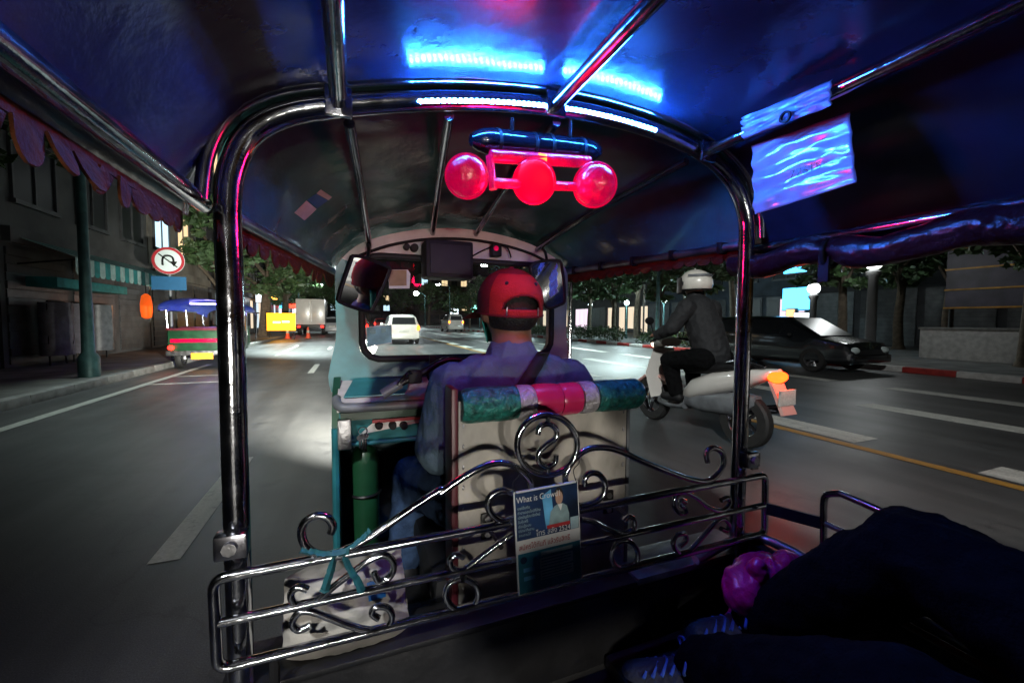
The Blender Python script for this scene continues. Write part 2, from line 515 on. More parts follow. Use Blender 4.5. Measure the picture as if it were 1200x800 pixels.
# ---------------------------------------------------------------- buildings
def wallmat(name, c): M[name] = mat(name, c, .85, 0, .35, 1.2, bump=.2, bscale=8)
wallmat('wall_dark', (.05, .05, .055)); wallmat('wall_grey', (.09, .09, .09)); wallmat('wall_cream', (.2, .18, .15)); wallmat('wall_blue', (.05, .065, .085))
M['shutter'] = mat('roller_shutter', (.09, .095, .10), .5, .4, .3, 3, bump=.1)
M['win_warm'] = emit('window_warm', (1, .72, .4), 1.0)
M['win_cool'] = emit('window_cool', (.6, .85, 1), 1.2)
M['win_dark'] = mat('window_dark', (.01, .013, .016), .35, 0, .2, 3)
M['shop_cool'] = emit('shop_cool', (.72, .9, 1), .9)
M['shop_pink'] = emit('shop_pink', (1, .8, .95), 1.0)
M['shop_warm'] = emit('shop_warm', (1, .82, .6), .8)
def building(label, x0, x1, y0, y1, h, wall, face, floors, cols, lit=0., shop=True, sd=0):
    """face: 'R' facade looks towards +X, 'L' towards -X, 'S' towards -Y"""
    rg = random.Random(sd)
    t = thing('building', label, 'building', ((x0 + x1) / 2, (y0 + y1) / 2, .11))
    MB().box((x0, y0, .11), (x1, y1, h)).build('wall', wall, t, 0)
    MB().box((x0 - .12, y0 - .04, h), (x1 + .12, y1 + .04, h + .35)).build('parapet', wall, t, 0)
    a0, a1 = (x0, x1) if face == 'S' else (y0, y1)
    def pt(a, z, o):
        if face == 'R': return (x1 + o, a, z)
        if face == 'L': return (x0 - o, a, z)
        return (a, y0 - o, z)
    def bx(mb, aa, ab, za, zb, oa, ob): return mb.box(pt(aa, za, oa), pt(ab, zb, ob))
    fh = (h - 3.4) / max(1, floors)
    w = (a1 - a0) / cols
    for f in range(floors):
        z = 3.4 + f * fh + fh * .22
        for c in range(cols):
            aa = a0 + c * w + w * .2; ab = a0 + (c + 1) * w - w * .2; zb = z + fh * .58
            r = rg.random()
            fr = MB()
            bx(fr, aa - .08, ab + .08, z - .1, z, .002, .12); bx(fr, aa - .06, ab + .06, zb, zb + .07, .002, .09)
            bx(fr, aa - .06, aa, z, zb, .002, .07); bx(fr, ab, ab + .06, z, zb, .002, .07)
            mid = (aa + ab) / 2
            bx(fr, mid - .025, mid + .025, z, zb, .012, .06)
            wo = fr.build('window', 'shutter', t, 0)
            for (pa, pb) in ((aa + .003, mid - .027), (mid + .027, ab - .003)):
                pm = MB(); bx(pm, pa, pb, z + .003, zb - .003, .004, .02)
                pm.build('pane', ('win_warm' if r < lit * .5 else 'win_cool') if r < lit else 'win_dark', wo, 0)
    if shop:
        for c in range(cols):
            aa = a0 + c * w + .15; ab = a0 + (c + 1) * w - .15
            n = 14
            if shop == 'lit' and rg.random() < .75:
                fr = MB(); bx(fr, aa, ab, .2, 2.85, .004, .05)
                wo = fr.build('shop_front', 'shutter', t, 0)
                k3 = 3
                for q in range(k3):
                    pm = MB(); bx(pm, aa + .08 + (ab - aa - .16) * q / k3, aa + (ab - aa - .16) * (q + 1) / k3, .55 if q else .25, 2.7, .052, .07)
                    pm.build('pane', ('shop_cool', 'shop_pink', 'shop_warm', 'win_dark', 'win_dark')[int(rg.random() * 5)], wo, 0)
                continue
            sh = MB()
            for k in range(n):
                bx(sh, aa, ab, .2 + k * .19, .2 + k * .19 + .175, .004, .03 + .012 * (k % 2))
            sh.build('roller_shutter', 'shutter', t, 0)
        sg = MB(); bx(sg, a0 + .1, a1 - .1, 2.95, 3.3, .003, .16)
        sg.build('fascia', wall, t, 0)
    return t
building('dark plastered shophouse with closed shutters standing right next to the near pavement tree', -15, -7.2, 2.2, 7.4, 8.2, 'wall_dark', 'R', 2, 2, 0, sd=1)
building('blue grey shophouse with a gap of shutters, between plain dark shophouse and striped awning', -15, -7.2, 7.5, 12.4, 9.2, 'wall_blue', 'R', 2, 2, 0, sd=2)
building('shophouse carrying the teal and white striped awning over its shop front', -15, -7.2, 12.5, 19.6, 8.6, 'wall_grey', 'R', 2, 3, 0, sd=3)
building('cream shophouse next past the striped awning along the pavement', -15, -7.2, 19.7, 26.5, 9.4, 'wall_cream', 'R', 2, 3, .3, sd=4)
building('tall dark shophouse with three upper floors behind the leaning street tree', -15, -7.2, 26.6, 35, 11.5, 'wall_dark', 'R', 3, 3, .3, shop='lit', sd=5)
building('long grey block with lit windows behind the orange work sign', -15, -7.4, 35.1, 50, 8.5, 'wall_grey', 'R', 2, 5, .45, shop='lit', sd=6)
building('cream block at the far left end of the street', -16, -7.6, 50.2, 72, 10, 'wall_cream', 'R', 2, 6, .4, shop='lit', sd=7)
building('wide dark block closing the end of the street', -12, 14, 128, 140, 12, 'wall_dark', 'S', 3, 9, .25, sd=8)
building('cream block standing at the end of the street behind the far trees', 18, 38, 118, 130, 14, 'wall_cream', 'S', 3, 7, .3, sd=12)
building('dark office block behind the globe lamps', 24, 34, 3, 15.5, 12, 'wall_dark', 'L', 3, 5, .0, sd=9)
building('blue grey block beside the cyan lit shop signs', 25, 36, 16, 30, 11, 'wall_blue', 'L', 3, 5, .3, shop='lit', sd=10)
building('long grey block behind the row of pavement trees', 26, 38, 31, 62, 12, 'wall_grey', 'L', 3, 9, .35, shop='lit', sd=11)

# striped awning: each stripe its own panel
M['awn_teal'] = mat('awning_teal', (.02, .22, .22), .8, 0, .25, 6, bump=.2)
M['awn_white'] = mat('awning_pale', (.35, .50, .48), .8, 0, .25, 6, bump=.2)
aw = thing('awning', 'teal and white striped shop awning with scalloped valance above the left pavement', 'awning', (-7.2, 16, 2.5))
NS = 26
for k in range(NS):
    ya = 12.9 + k * .25; yb = ya + .245
    b = MB().prism([(-7.19, ya, 3.15), (-7.19, yb, 3.15), (-6.1, yb, 2.72), (-6.1, ya, 2.72)], (0, 0, -.015))
    ym = (ya + yb) / 2
    b.prism([(-6.1, ya, 2.715), (-6.1, yb, 2.715), (-6.1, yb, 2.36), (-6.1, ym + .06, 2.29), (-6.1, ym - .06, 2.29), (-6.1, ya, 2.36)], (-.012, 0, 0))
    b.build('stripe', 'awn_teal' if k % 2 else 'awn_white', aw, 0)
for y in (13, 16.1, 19.2): MB().tube([(-7.19, y, 2.5), (-6.15, y, 2.66)], .02, 8).build('awning_arm', 'black_metal', aw)
b = MB().box((-7.17, 13.2, 2.0), (-6.6, 16.5, 2.24), bev=.02)
tag(b.build('shop_sign', 'awn_teal'), 'plain dark teal sign board under the striped awning', 'sign')

# shop goods and stall under the awning, orange lit lantern
M['lantern'] = emit('lantern_orange', (1, .13, .015), .7)
lt = thing('lantern', 'tall orange lit hanging lantern at the end of the striped awning', 'lantern', (-6.4, 17.2, 1.3))
MB().lathe([(.05, 1.45), (.13, 1.5), (.16, 1.7), (.16, 1.95), (.12, 2.2), (.04, 2.28)], 16, c=(-6.4, 17.2, -.2)).build('shade', 'lantern', lt)
MB().tube([(-6.4, 17.2, 2.08), (-6.4, 17.2, 2.85)], .015, 6).build('bracket', 'black_metal', lt)
lamp_light('lantern_light', (-6.1, 17.0, 1.5), 8, (1, .35, .1), .2, lt)
M['cloth_pale'] = mat('pale_cloth', (.2, .19, .22), .8, 0, .3, 5, bump=.3)
for k, (y, c) in enumerate(((13.3, 'cloth_pale'), (14.2, 'cloth_pale'), (15.1, 'grey'))):
    t = thing('display_rack', ['pale cloth covered rack under the striped awning, closest to the blue grey shophouse', 'pale cloth covered rack standing in the middle under the striped awning', 'grey covered rack under the striped awning, closest to the lantern'][k], 'rack', (-6.7, y, .12), 'covered racks under the awning')
    b = MB(); rows = []
    for z in range(9):
        rows.append([(-6.7 + .28 * math.cos(a) * (1 + .12 * noise.noise((a * 2, z * .7, k))), y + .33 * math.sin(a) * (1 + .12 * noise.noise((a * 3, z, k + 4))), .35 + z * .16) for a in [i * math.pi / 9 for i in range(19)]])
    b.grid(rows).build('cover', c, t, 60)
    b = MB()
    for dy in (-.3, .3): b.tube([(-6.7, y + dy, .12), (-6.7, y + dy, 1.65)], .02, 6)
    b.tube([(-6.7, y - .3, 1.65), (-6.7, y + .3, 1.65)], .02, 6)
    b.build('frame', 'black_metal', t)

# ---------------------------------------------------------------- trees and hedges
def leaves(mb, c, r, n, size, rg, mi=0):
    c = Vector(c)
    for _ in range(n):
        d = Vector((rg.gauss(0, 1), rg.gauss(0, 1), rg.gauss(0, 1))).normalized()
        p = c + Vector((d.x * r[0], d.y * r[1], d.z * r[2])) * (rg.random() ** .4)
        a = Vector((rg.gauss(0, 1), rg.gauss(0, 1), rg.gauss(0, .6))).normalized()
        q = a.cross(Vector((rg.gauss(0, 1), rg.gauss(0, 1), rg.gauss(0, 1)))).normalized()
        s = size * rg.uniform(.6, 1.3)
        mb.add([p - a * s, p + q * s * .45, p + a * s, p - q * s * .45], [(0, 1, 2, 3)], mi)
def make_tree(label, h, cr, ch, sd, leaf, nclump=70, nleaf=42, lsize=.17, lean=(0, 0), tr=.2, group=None):
    rg = random.Random(sd)
    t = thing('street_tree', label, 'tree', (0, 0, 0), group)
    b = MB()
    top = Vector((lean[0], lean[1], h * .62))
    trunk = catmull([(0, 0, 0), (lean[0] * .15 + .05, lean[1] * .2, h * .2), (lean[0] * .5 - .04, lean[1] * .5, h * .42), top], 5)
    b.tube(trunk, [tr * (1.5 if i == 0 else 1.12 - .5 * i / len(trunk)) for i in range(len(trunk))], 10)
    cl = []
    for k in range(9):
        a = k * 2.4 + rg.random()
        st = trunk[min(len(trunk) - 1, int(len(trunk) * (.55 + .45 * k / 9)))]
        e = Vector((lean[0] + math.cos(a) * cr * rg.uniform(.5, .85), lean[1] + math.sin(a) * cr * rg.uniform(.5, .85), h - ch * rg.uniform(.15, .9)))
        mid = st.lerp(e, .5) + Vector((0, 0, .35))
        pts = catmull([st, mid, e], 4)
        b.tube(pts, [tr * .45 * (1 - .8 * i / (len(pts) - 1)) for i in range(len(pts))], 6)
        cl += [e, mid.lerp(e, .5)]
    b.build('trunk', 'bark', t)
    lb = MB()
    for k in range(nclump):
        if k < len(cl): c = cl[k]
        else:
            a = rg.random() * 6.283; rr = math.sqrt(rg.random()); zz = rg.uniform(-1, 1)
            w = math.sqrt(max(.05, 1 - zz * zz)) * (1 + .35 * noise.noise((math.cos(a) * 1.5, math.sin(a) * 1.5, sd + zz)))
            c = Vector((lean[0] + math.cos(a) * cr * rr * w, lean[1] + math.sin(a) * cr * rr * w, h - ch / 2 + zz * ch / 2))
        s = rg.uniform(.35, .75) * cr * .3
        leaves(lb, c, (s, s, s * .65), nleaf, lsize, rg, rg.randint(0, 1))
    lb.build('crown', ['leaf_' + leaf, 'leaf_' + ('b' if leaf == 'a' else 'a')], t, 0)
    return t
tA = make_tree('broad leaning street tree with thick trunk beside the orange work sign', 7.5, 3.6, 4.6, 1, 'b', 100, 50, .2, (.6, -.3), .34)
tA.location = (-5.6, 32, .12)
tB = make_tree('small dense tree on the right pavement in the planted row', 5.6, 1.9, 3.2, 2, 'a', 70, 46, .15, (.15, .1), .15, 'trees planted along the right pavement')
tC = make_tree('taller slim tree behind the planted row on the right pavement', 8.2, 2.3, 4.6, 3, 'a', 85, 46, .17, (-.2, .2), .18, 'slim trees behind the planted row')
tD = make_tree('big dark tree arching over the left pavement by the blue grey shophouse', 6.8, 2.3, 3.4, 4, 'a', 80, 46, .17, (-.4, .1), .22)
tD.location = (-6.0, 8.6, .12)
def put(src, x, y, rz, s=1., label=None):
    c = copy_tree(src)
    c.location = (x, y, .12); c.rotation_euler = (0, 0, rz); c.scale = (s, s, s)
    if label: c['label'] = label
    return c
put(tA, -5.9, 44, 2.1, .95, 'broad street tree on the left pavement before the cream block')
put(tA, -5.8, 58, 4.0, 1.05, 'broad street tree on the left pavement, farthest along before the far block')
put(tD, -5.9, 24.2, 1.2, 1.0, 'dark street tree on the left pavement in front of the cream shophouse')
tB.location = (14.9, 14.2, .12)
for i, (x, y) in enumerate(((15.0, 17.2), (14.7, 20.6), (15.1, 24), (14.8, 28), (15.1, 33), (14.8, 39), (15, 46), (14.9, 54), (15, 64))): put(tB, x, y, i * 1.7, .9 + .25 * ((i * 37) % 7) / 7, 'small dense tree standing right beside the round grey sign post' if i == 0 else None)
tB['label'] = 'small dense tree beside the stand-in red light, first of the planted row'
tC.location = (18.4, 15.5, .12)
for i, (x, y) in enumerate(((19.2, 19.5), (18.2, 23), (19.6, 27.5), (18.6, 33), (19.2, 41), (18.6, 50), (19, 62), (18.5, 76))): put(tC, x, y, i * 2.3, .85 + .3 * ((i * 53) % 7) / 7)
far = [put(tA, x, y, i * 1.9, 1.3, 'big dark tree at the far end of the street') for i, (x, y) in enumerate(((-6, 84), (-2.5, 104), (4, 112), (11, 108), (17, 98), (25, 104), (-11, 98)))]
for o in far: o['group'] = 'trees at the far end of the street'
for i, (x, y, s) in enumerate(((16.9, 9.6, .8), (20.6, 8.2, .85), (22.2, 10.4, .9), (16.3, 5.0, .7), (21.5, 5.4, .9))):
    o = put(tC if i % 2 else tB, x, y, i * 1.1 + .4, s * (1.05 if i % 2 else 1.25), ['bushy tree between the pale lamp column and the cyan sign', 'slim tree in front of the dark office block beside the hoarding', 'bushy tree behind the thin globe lamp', 'slim tree rising over the low white wall', 'bushy tree behind the poster hoarding'][i])
    o['group'] = 'trees around the globe lamps'
def hedge(label, x, y0, y1, h, w, sd):
    t = thing('hedge', label, 'hedge', (x, (y0 + y1) / 2, .12))
    rg = random.Random(sd)
    lb = MB()
    n = int((y1 - y0) / .3)
    for k in range(n):
        y = y0 + (k + .5) * (y1 - y0) / n
        for z in (.25, .5, .78):
            leaves(lb, (x + rg.uniform(-.12, .12), y, .12 + h * z), (w / 2, .26, h * .26), 34, .075, rg, rg.randint(0, 1))
    lb.build('foliage', ['leaf_a', 'leaf_b'], t, 0)
    for k in range(int((y1 - y0) / 1.2)):
        MB().tube([(x, y0 + .6 + k * 1.2, .1), (x + .04, y0 + .62 + k * 1.2, .12 + h * .7)], .02, 5).build('stem', 'bark', t)
hedge('low clipped hedge behind the red and white kerb, beside the round sign post', 13.9, 18.6, 24, .85, .9, 1)
hedge('low clipped hedge behind the red and white kerb, near the dark parked sedan', 13.9, 8, 17.2, .75, .8, 2)
hedge('long low hedge behind the red and white kerb, farther up the street', 13.9, 25.5, 42, .8, .9, 3)

# ---------------------------------------------------------------- street lamps
M['lamp_pole'] = mat('lamp_pole', (.05, .12, .12), .45, .3, .3, 6)
def street_lamp(label, x, y, side, power, color=(.82, 1.0, .96), h=6.2, group=None, aim=None):
    t = thing('street_lamp', label, 'street lamp', (x, y, .12), group)
    MB().lathe([(.16, .12), (.16, .5), (.1, .6), (.085, 2), (.06, h), (.0, h)], 14, c=(x, y, 0)).build('pole', 'lamp_pole', t)
    p = catmull([(x, y, h - .05), (x + side * .5, y, h + .32), (x + side * 1.5, y, h + .4)], 5)
    MB().tube(p, .04, 8).build('arm', 'lamp_pole', t)
    hx = x + side * 1.75
    hd = MB().box((hx - .36, y - .16, h + .33), (hx + .36, y + .16, h + .47), bev=.03).build('lamp_head', 'grey', t)
    MB().ell((hx, y, h + .30), ((.3, .15, .12) if y < 80 else (.5, .4, .4))).build('lens', 'lamp_white' if y < 30 else 'lamp_star', hd)
    lamp_light('street_light', (hx, y, h + .02), power, color, .18, t, 54 if aim else 92, aim or (hx + side * 2.6, y - .8, 0))
for k, (y, pw, lb) in enumerate(((-4.2, 3200, 'teal lamp post added out of view on the left pavement behind the tuk-tuk'), (10.3, 900, 'teal lamp post on the left pavement in front of the blue grey shophouse'), (22, 11000, 'teal lamp post on the left pavement, standing closest past the parked tuk-tuk'), (44, 4000, 'teal lamp post on the left pavement beside the broad tree before the cream block'), (66, 4000, 'teal lamp post on the left pavement, farthest up the street'))):
    street_lamp(lb, -4.75, y, 1, pw, (.95, .97, .95) if y < 0 else (.82, 1.0, .96), aim=(4.0, 3.0, 0) if y < 0 else None)  # lamp behind the tuk-tuk is added unseen, aimed to light the scooter
for k, (y, pw, lb) in enumerate(((-8, 9000, 'lamp post added out of view on the right pavement behind the tuk-tuk'), (15.6, 5500, 'lamp post on the right pavement beside the first planted tree'), (37.5, 2400, 'lamp post on the right pavement about halfway up the planted row'), (60, 2400, 'lamp post on the right pavement near the end of the planted row'), (82, 3000, 'lamp post whose bright lamp shines through the windscreen at the street end'))):
    street_lamp(lb, 13.55, y, -1, pw, (1.0, .95, .86) if y < 0 else (.78, 1.0, .98))  # lamp behind the tuk-tuk is added unseen to light the right road
M['globe'] = emit('globe_lamp', (.95, 1, 1), 7)
for (x, y, z, lb) in ((15.7, 8.1, 3.2, 'globe lamp on a pale column behind the dark parked sedan'), (19, 12, 2.75, 'globe lamp on a thin post beside the cyan shop sign')):
    t = thing('globe_lamp', lb, 'lamp', (x, y, .12))
    MB().lathe([(.2, .12), (.2, .4), (.14, .5), (.13, z - .5), (.2, z - .4), (.2, z - .3), (.08, z - .24), (.08, z - .2)], 16, c=(x, y, 0)).build('column', 'wall_grey', t)
    MB().ell((x, y, z), .24).build('globe', 'globe', t)
    lamp_light('globe_light', (x - .4, y, z), 60, (.95, 1, 1), .25, t)

M['park_globe'] = emit('park_globe', (.75, .95, 1), 9)
park = None
for x, y in ((16.6, 18.6), (16.9, 22.4), (16.5, 26.2), (17.0, 31), (16.7, 37), (16.8, 45), (16.7, 55)):
    if park is None:
        park = thing('park_lamp', 'small globe lamp on a slim post among the planted trees', 'lamp', (0, 0, 0), 'globe lamps among the trees')
        MB().lathe([(.09, 0), (.09, .2), (.045, .26), (.04, 2.1), (.09, 2.15), (.09, 2.2), (.05, 2.22)], 12).build('post', 'lamp_pole', park)
        MB().ell((0, 0, 2.36), .16).build('globe', 'park_globe', park)
        lamp_light('park_light', (-.35, -.25, 2.4), 170, (.7, .95, 1), .16, park)
        o = park
    else: o = copy_tree(park)
    o.location = (x, y, .12)

# ---------------------------------------------------------------- signs
M['sign_white'] = mat('sign_white', (.62, .72, .72), .5, 0, .08, 6)
M['sign_red'] = mat('sign_red', (.4, .02, .03), .5, 0, .1, 6)
M['sign_blue'] = mat('sign_blue', (.01, .09, .20), .5, 0, .1, 6)
sx, sy, sz = -4.55, 13.6, 2.8
t = thing('road_sign', 'round white traffic sign with red rim above a blue plate on the left pavement', 'road sign', (sx, sy, .12))
MB().tube([(sx, sy + .05, .12), (sx, sy + .05, 3.15)], .035, 10).build('post', 'grey', t)
def disc(r0, r1, y0, y1, n=40): return [(r0, y0), (r1, y0), (r1, y1), (r0, y1)]
MB().lathe([(0, 0), (.36, 0), (.36, -.02), (0, -.02)], 40, axis='Y', c=(sx, sy, sz)).build('plate', 'sign_white', t)
MB().lathe([(.29, -.022), (.355, -.022), (.355, -.03), (.29, -.03), (.29, -.022)], 40, axis='Y', c=(sx, sy, sz)).build('rim', 'sign_red', t)
def sgn(pts, w, y): return MB().tube([(sx + p[0], sy + y, sz + p[1]) for p in pts], w, 6)
sgn(catmull([(-.12, -.13), (-.12, .02), (-.08, .11), (.02, .13), (.1, .08), (.12, -.03)], 4), .024, -.03).build('symbol', 'black', t)
MB().prism([(sx + .04, sy - .024, sz - .02), (sx + .2, sy - .024, sz - .02), (sx + .12, sy - .024, sz - .15)], (0, -.012, 0)).build('arrow_head', 'black', t, 0)
sgn([(-.2, .17), (.2, -.17)], .016, -.044).build('slash', 'black', t)
MB().box((sx - .38, sy - .02, sz - .78), (sx + .38, sy, sz - .42)).build('blue_plate', 'sign_blue', t, 0)
M['standin_light'] = emit('standin_red', (1, .05, .01), 6)  # red glow stands in for a tail lamp farther off, its post is made up
t = thing('tail_lamp_standin', 'red light standing in for a tail lamp, on a made-up thin post at the red and white kerb', 'standin_light', (13.3, 14, .12))
MB().tube([(13.3, 14, .12), (13.3, 14, 1.2)], .025, 8).build('post', 'grey', t)
MB().box((13.08, 13.9, 1.2), (13.52, 14.05, 1.38), bev=.03).build('lens', 'standin_light', t)
t = thing('road_sign', 'round grey traffic sign on a pale post between the hedges on the right', 'road sign', (14.7, 18, .12))
MB().tube([(14.7, 18, .12), (14.7, 18, 3.95)], .05, 10).build('post', 'kerb_white', t)
MB().lathe([(0, 0), (.36, 0), (.36, -.02), (0, -.02)], 32, axis='Y', c=(14.7, 17.93, 3.6)).build('plate', 'shutter', t)
M['work_orange'] = emit('work_sign_orange', (1, .42, .02), 2.6)
M['work_white'] = emit('work_sign_white', (1, .95, .7), 3)
t = thing('work_sign', 'glowing orange yellow road work board standing on legs beside the street tree', 'sign', (-4.15, 29.2, 0))
bd = MB().box((-4.95, 29.2, .55), (-3.35, 29.28, 1.65), bev=.01).build('board', 'work_orange', t)
MB().box((-4.6, 29.19, 1.02), (-4.2, 29.197, 1.12)).box((-4.1, 29.19, 1.06), (-3.7, 29.197, 1.16)).build('bar_mark', 'work_white', bd, 0)
for dx in (-4.85, -3.45): MB().tube([(dx, 29.3, 0), (dx, 29.3, 1.6)], .03, 6).build('leg', 'black_metal', t)
lamp_light('board_light', (-4.15, 28.9, 1.1), 14, (1, .5, .1), .4, t)
M['cone'] = mat('cone_orange', (.75, .09, .03), .5, 0, .1, 6)
for x, y, lb in ((-3.9, 29.9, 'orange traffic cone right beside the orange work board'), (-2.75, 30.4, 'orange traffic cone standing out in the lane ahead of the white truck')):
    t = thing('traffic_cone', lb, 'traffic cone', (x, y, 0))
    MB().box((x - .2, y - .2, .004), (x + .2, y + .2, .04), bev=.01).build('base', 'cone', t)
    MB().lathe([(.15, .04), (.095, .38), (.04, .75), (.0, .76)], 16, c=(x, y, 0)).build('body', 'cone', t)
    MB().lathe([(.104, .36), (.076, .54)], 16, c=(x, y, 0)).build('band', 'line_white', t)

# cyan and white lit shop signs, billboard and low white wall on the right
M['neon_cyan'] = emit('neon_cyan', (.06, .5, 1), 5)
M['neon_white'] = emit('neon_white', (.85, .95, 1), 3)
M['neon_warm'] = emit('neon_warm', (1, .55, .25), 1.6)
def signbox(label, x, y0, y1, z0, z1, m, post=True):
    t = thing('shop_sign', label, 'sign', (x, (y0 + y1) / 2, z0))
    c = MB().box((x + .03, y0 - .05, z0 - .05), (x + .25, y1 + .05, z1 + .05), bev=.02).build('casing', 'grey', t)
    MB().box((x, y0, z0), (x + .035, y1, z1), bev=.008).build('lit_panel', m, c)
    if post: MB().tube([(x + .14, (y0 + y1) / 2, .12), (x + .14, (y0 + y1) / 2, z0)], .05, 8).build('post', 'grey', t)
signbox('large glowing cyan sign board high on a post behind the globe lamp', 22, 14.3, 15.5, 3.9, 5.2, 'neon_cyan')
signbox('glowing cyan sign board lower beside the thin globe lamp', 21, 13.4, 14.8, 1.9, 3.0, 'neon_cyan')
signbox('white lit poster panel under the thin globe lamp', 20, 12.75, 13.5, .6, 1.7, 'neon_white')
signbox('warm lit narrow sign panel beside the white lit poster panel', 20.3, 13.7, 14.1, .7, 1.9, 'neon_warm')
M['glow_amber'] = emit('glow_amber', (1, .4, .05), 5); M['glow_red'] = emit('glow_red', (1, .04, .02), 5); M['glow_mint'] = emit('glow_mint', (.3, 1, .75), 3)
def hang_sign(label, x, y, z, w, h, m, wall):  # lit boxes added as small far points of light along the street
    t = thing('added_glow_sign', label, 'sign', (x, y, z))
    c = MB().box((x - w / 2 - .05, y + .02, z - .05), (x + w / 2 + .05, y + .16, z + h + .05), bev=.02).build('casing', 'grey', t)
    MB().box((x - w / 2, y, z), (x + w / 2, y + .025, z + h), bev=.006).build('lit_panel', m, c)
    MB().tube([(x, y + .1, z + h + .04), (x, y + .1, z + h + .25), (wall, y + .1, z + h + .25)], .03, 6).build('bracket', 'black_metal', t)
for x, y, z, w, h, m, wl, lb in ((-6.6, 37.5, 2.6, .9, .7, 'neon_white', -7.4, 'added white lit sign hanging over the left pavement past the street tree'), (-6.5, 41, 3.0, .8, .9, 'glow_amber', -7.4, 'added amber lit sign hanging over the left pavement beside the truck'),
        (-6.4, 47, 2.4, .8, 1.2, 'neon_cyan', -7.4, 'added cyan lit sign hanging over the left pavement'), (-6.6, 55, 2.6, 1.0, .9, 'glow_red', -7.6, 'added red lit sign hanging over the left pavement'), (-6.6, 62, 2.2, 1.3, 1.4, 'neon_white', -7.6, 'added large white lit sign hanging over the left pavement by the cream block'),
        (16.8, 58, 2.5, 1.2, 1.0, 'glow_mint', 26, 'added mint lit sign on a long bracket over the right pavement'), (16.6, 70, 2.2, 1.4, 1.2, 'neon_white', 26, 'added white lit sign on a long bracket over the right pavement'), (16.2, 49, 1.9, .8, .8, 'glow_amber', 26, 'added amber lit sign on a long bracket over the right pavement')):
    hang_sign(lb, x, y, z, w, h, m, wl)
M['hoarding'] = mat('hoarding', (.06, .055, .08), .5, 0, .6, 1.6)
M['hoard_frame'] = mat('hoarding_frame', (.5, .25, .03), .5, 0, .3, 4)
t = thing('billboard', 'dark poster hoarding with yellow frame bars above the low white wall', 'billboard', (18, 6.3, .12))
MB().box((18.05, 5.0, 1.7), (18.12, 7.3, 3.7)).build('panel', 'hoarding', t, 0)
for z in (1.72, 2.3, 2.95, 3.6): MB().box((18.0, 4.98, z), (18.045, 7.32, z + .05)).build('frame_bar', 'hoard_frame', t, 0)
for y in (5.1, 7.2): MB().tube([(18.17, y, .12), (18.17, y, 3.7)], .045, 8).build('post', 'black_metal', t)
w = thing('garden_wall', 'low white rendered wall with capping under the poster hoarding', 'wall', (17.5, 4.5, .12))
MB().box((17.4, 1.5, .12), (17.6, 7.6, 1.05)).build('render', 'kerb_white', w, 0)
MB().box((17.36, 1.46, 1.05), (17.64, 7.64, 1.12), bev=.01).build('capping', 'kerb_grey', w)

# ================================================================ VEHICLES
def wheel(parent, x, y, z, r, w, rim='old_steel', nm='wheel'):
    wb = MB().lathe([(r * .62, -w / 2), (r * .93, -w / 2), (r, -w * .3), (r, w * .3), (r * .93, w / 2), (r * .62, w / 2), (r * .62, -w / 2)], 28, axis='X', c=(x, y, z)).build(nm, 'rubber', parent)
    b = MB().lathe([(r * .62, -w * .42), (r * .56, -w * .2), (r * .56, w * .2), (r * .62, w * .42)], 28, axis='X', c=(x, y, z))
    b.lathe([(0, -w * .3), (r * .16, -w * .3), (r * .16, w * .3), (0, w * .3)], 12, axis='X', c=(x, y, z))
    for k in range(5):
        a = k * 2 * math.pi / 5
        b.tube([(x, y + math.cos(a) * r * .12, z + math.sin(a) * r * .12), (x, y + math.cos(a) * r * .58, z + math.sin(a) * r * .58)], r * .07, 6)
    b.build('rim', rim, wb)
    return wb
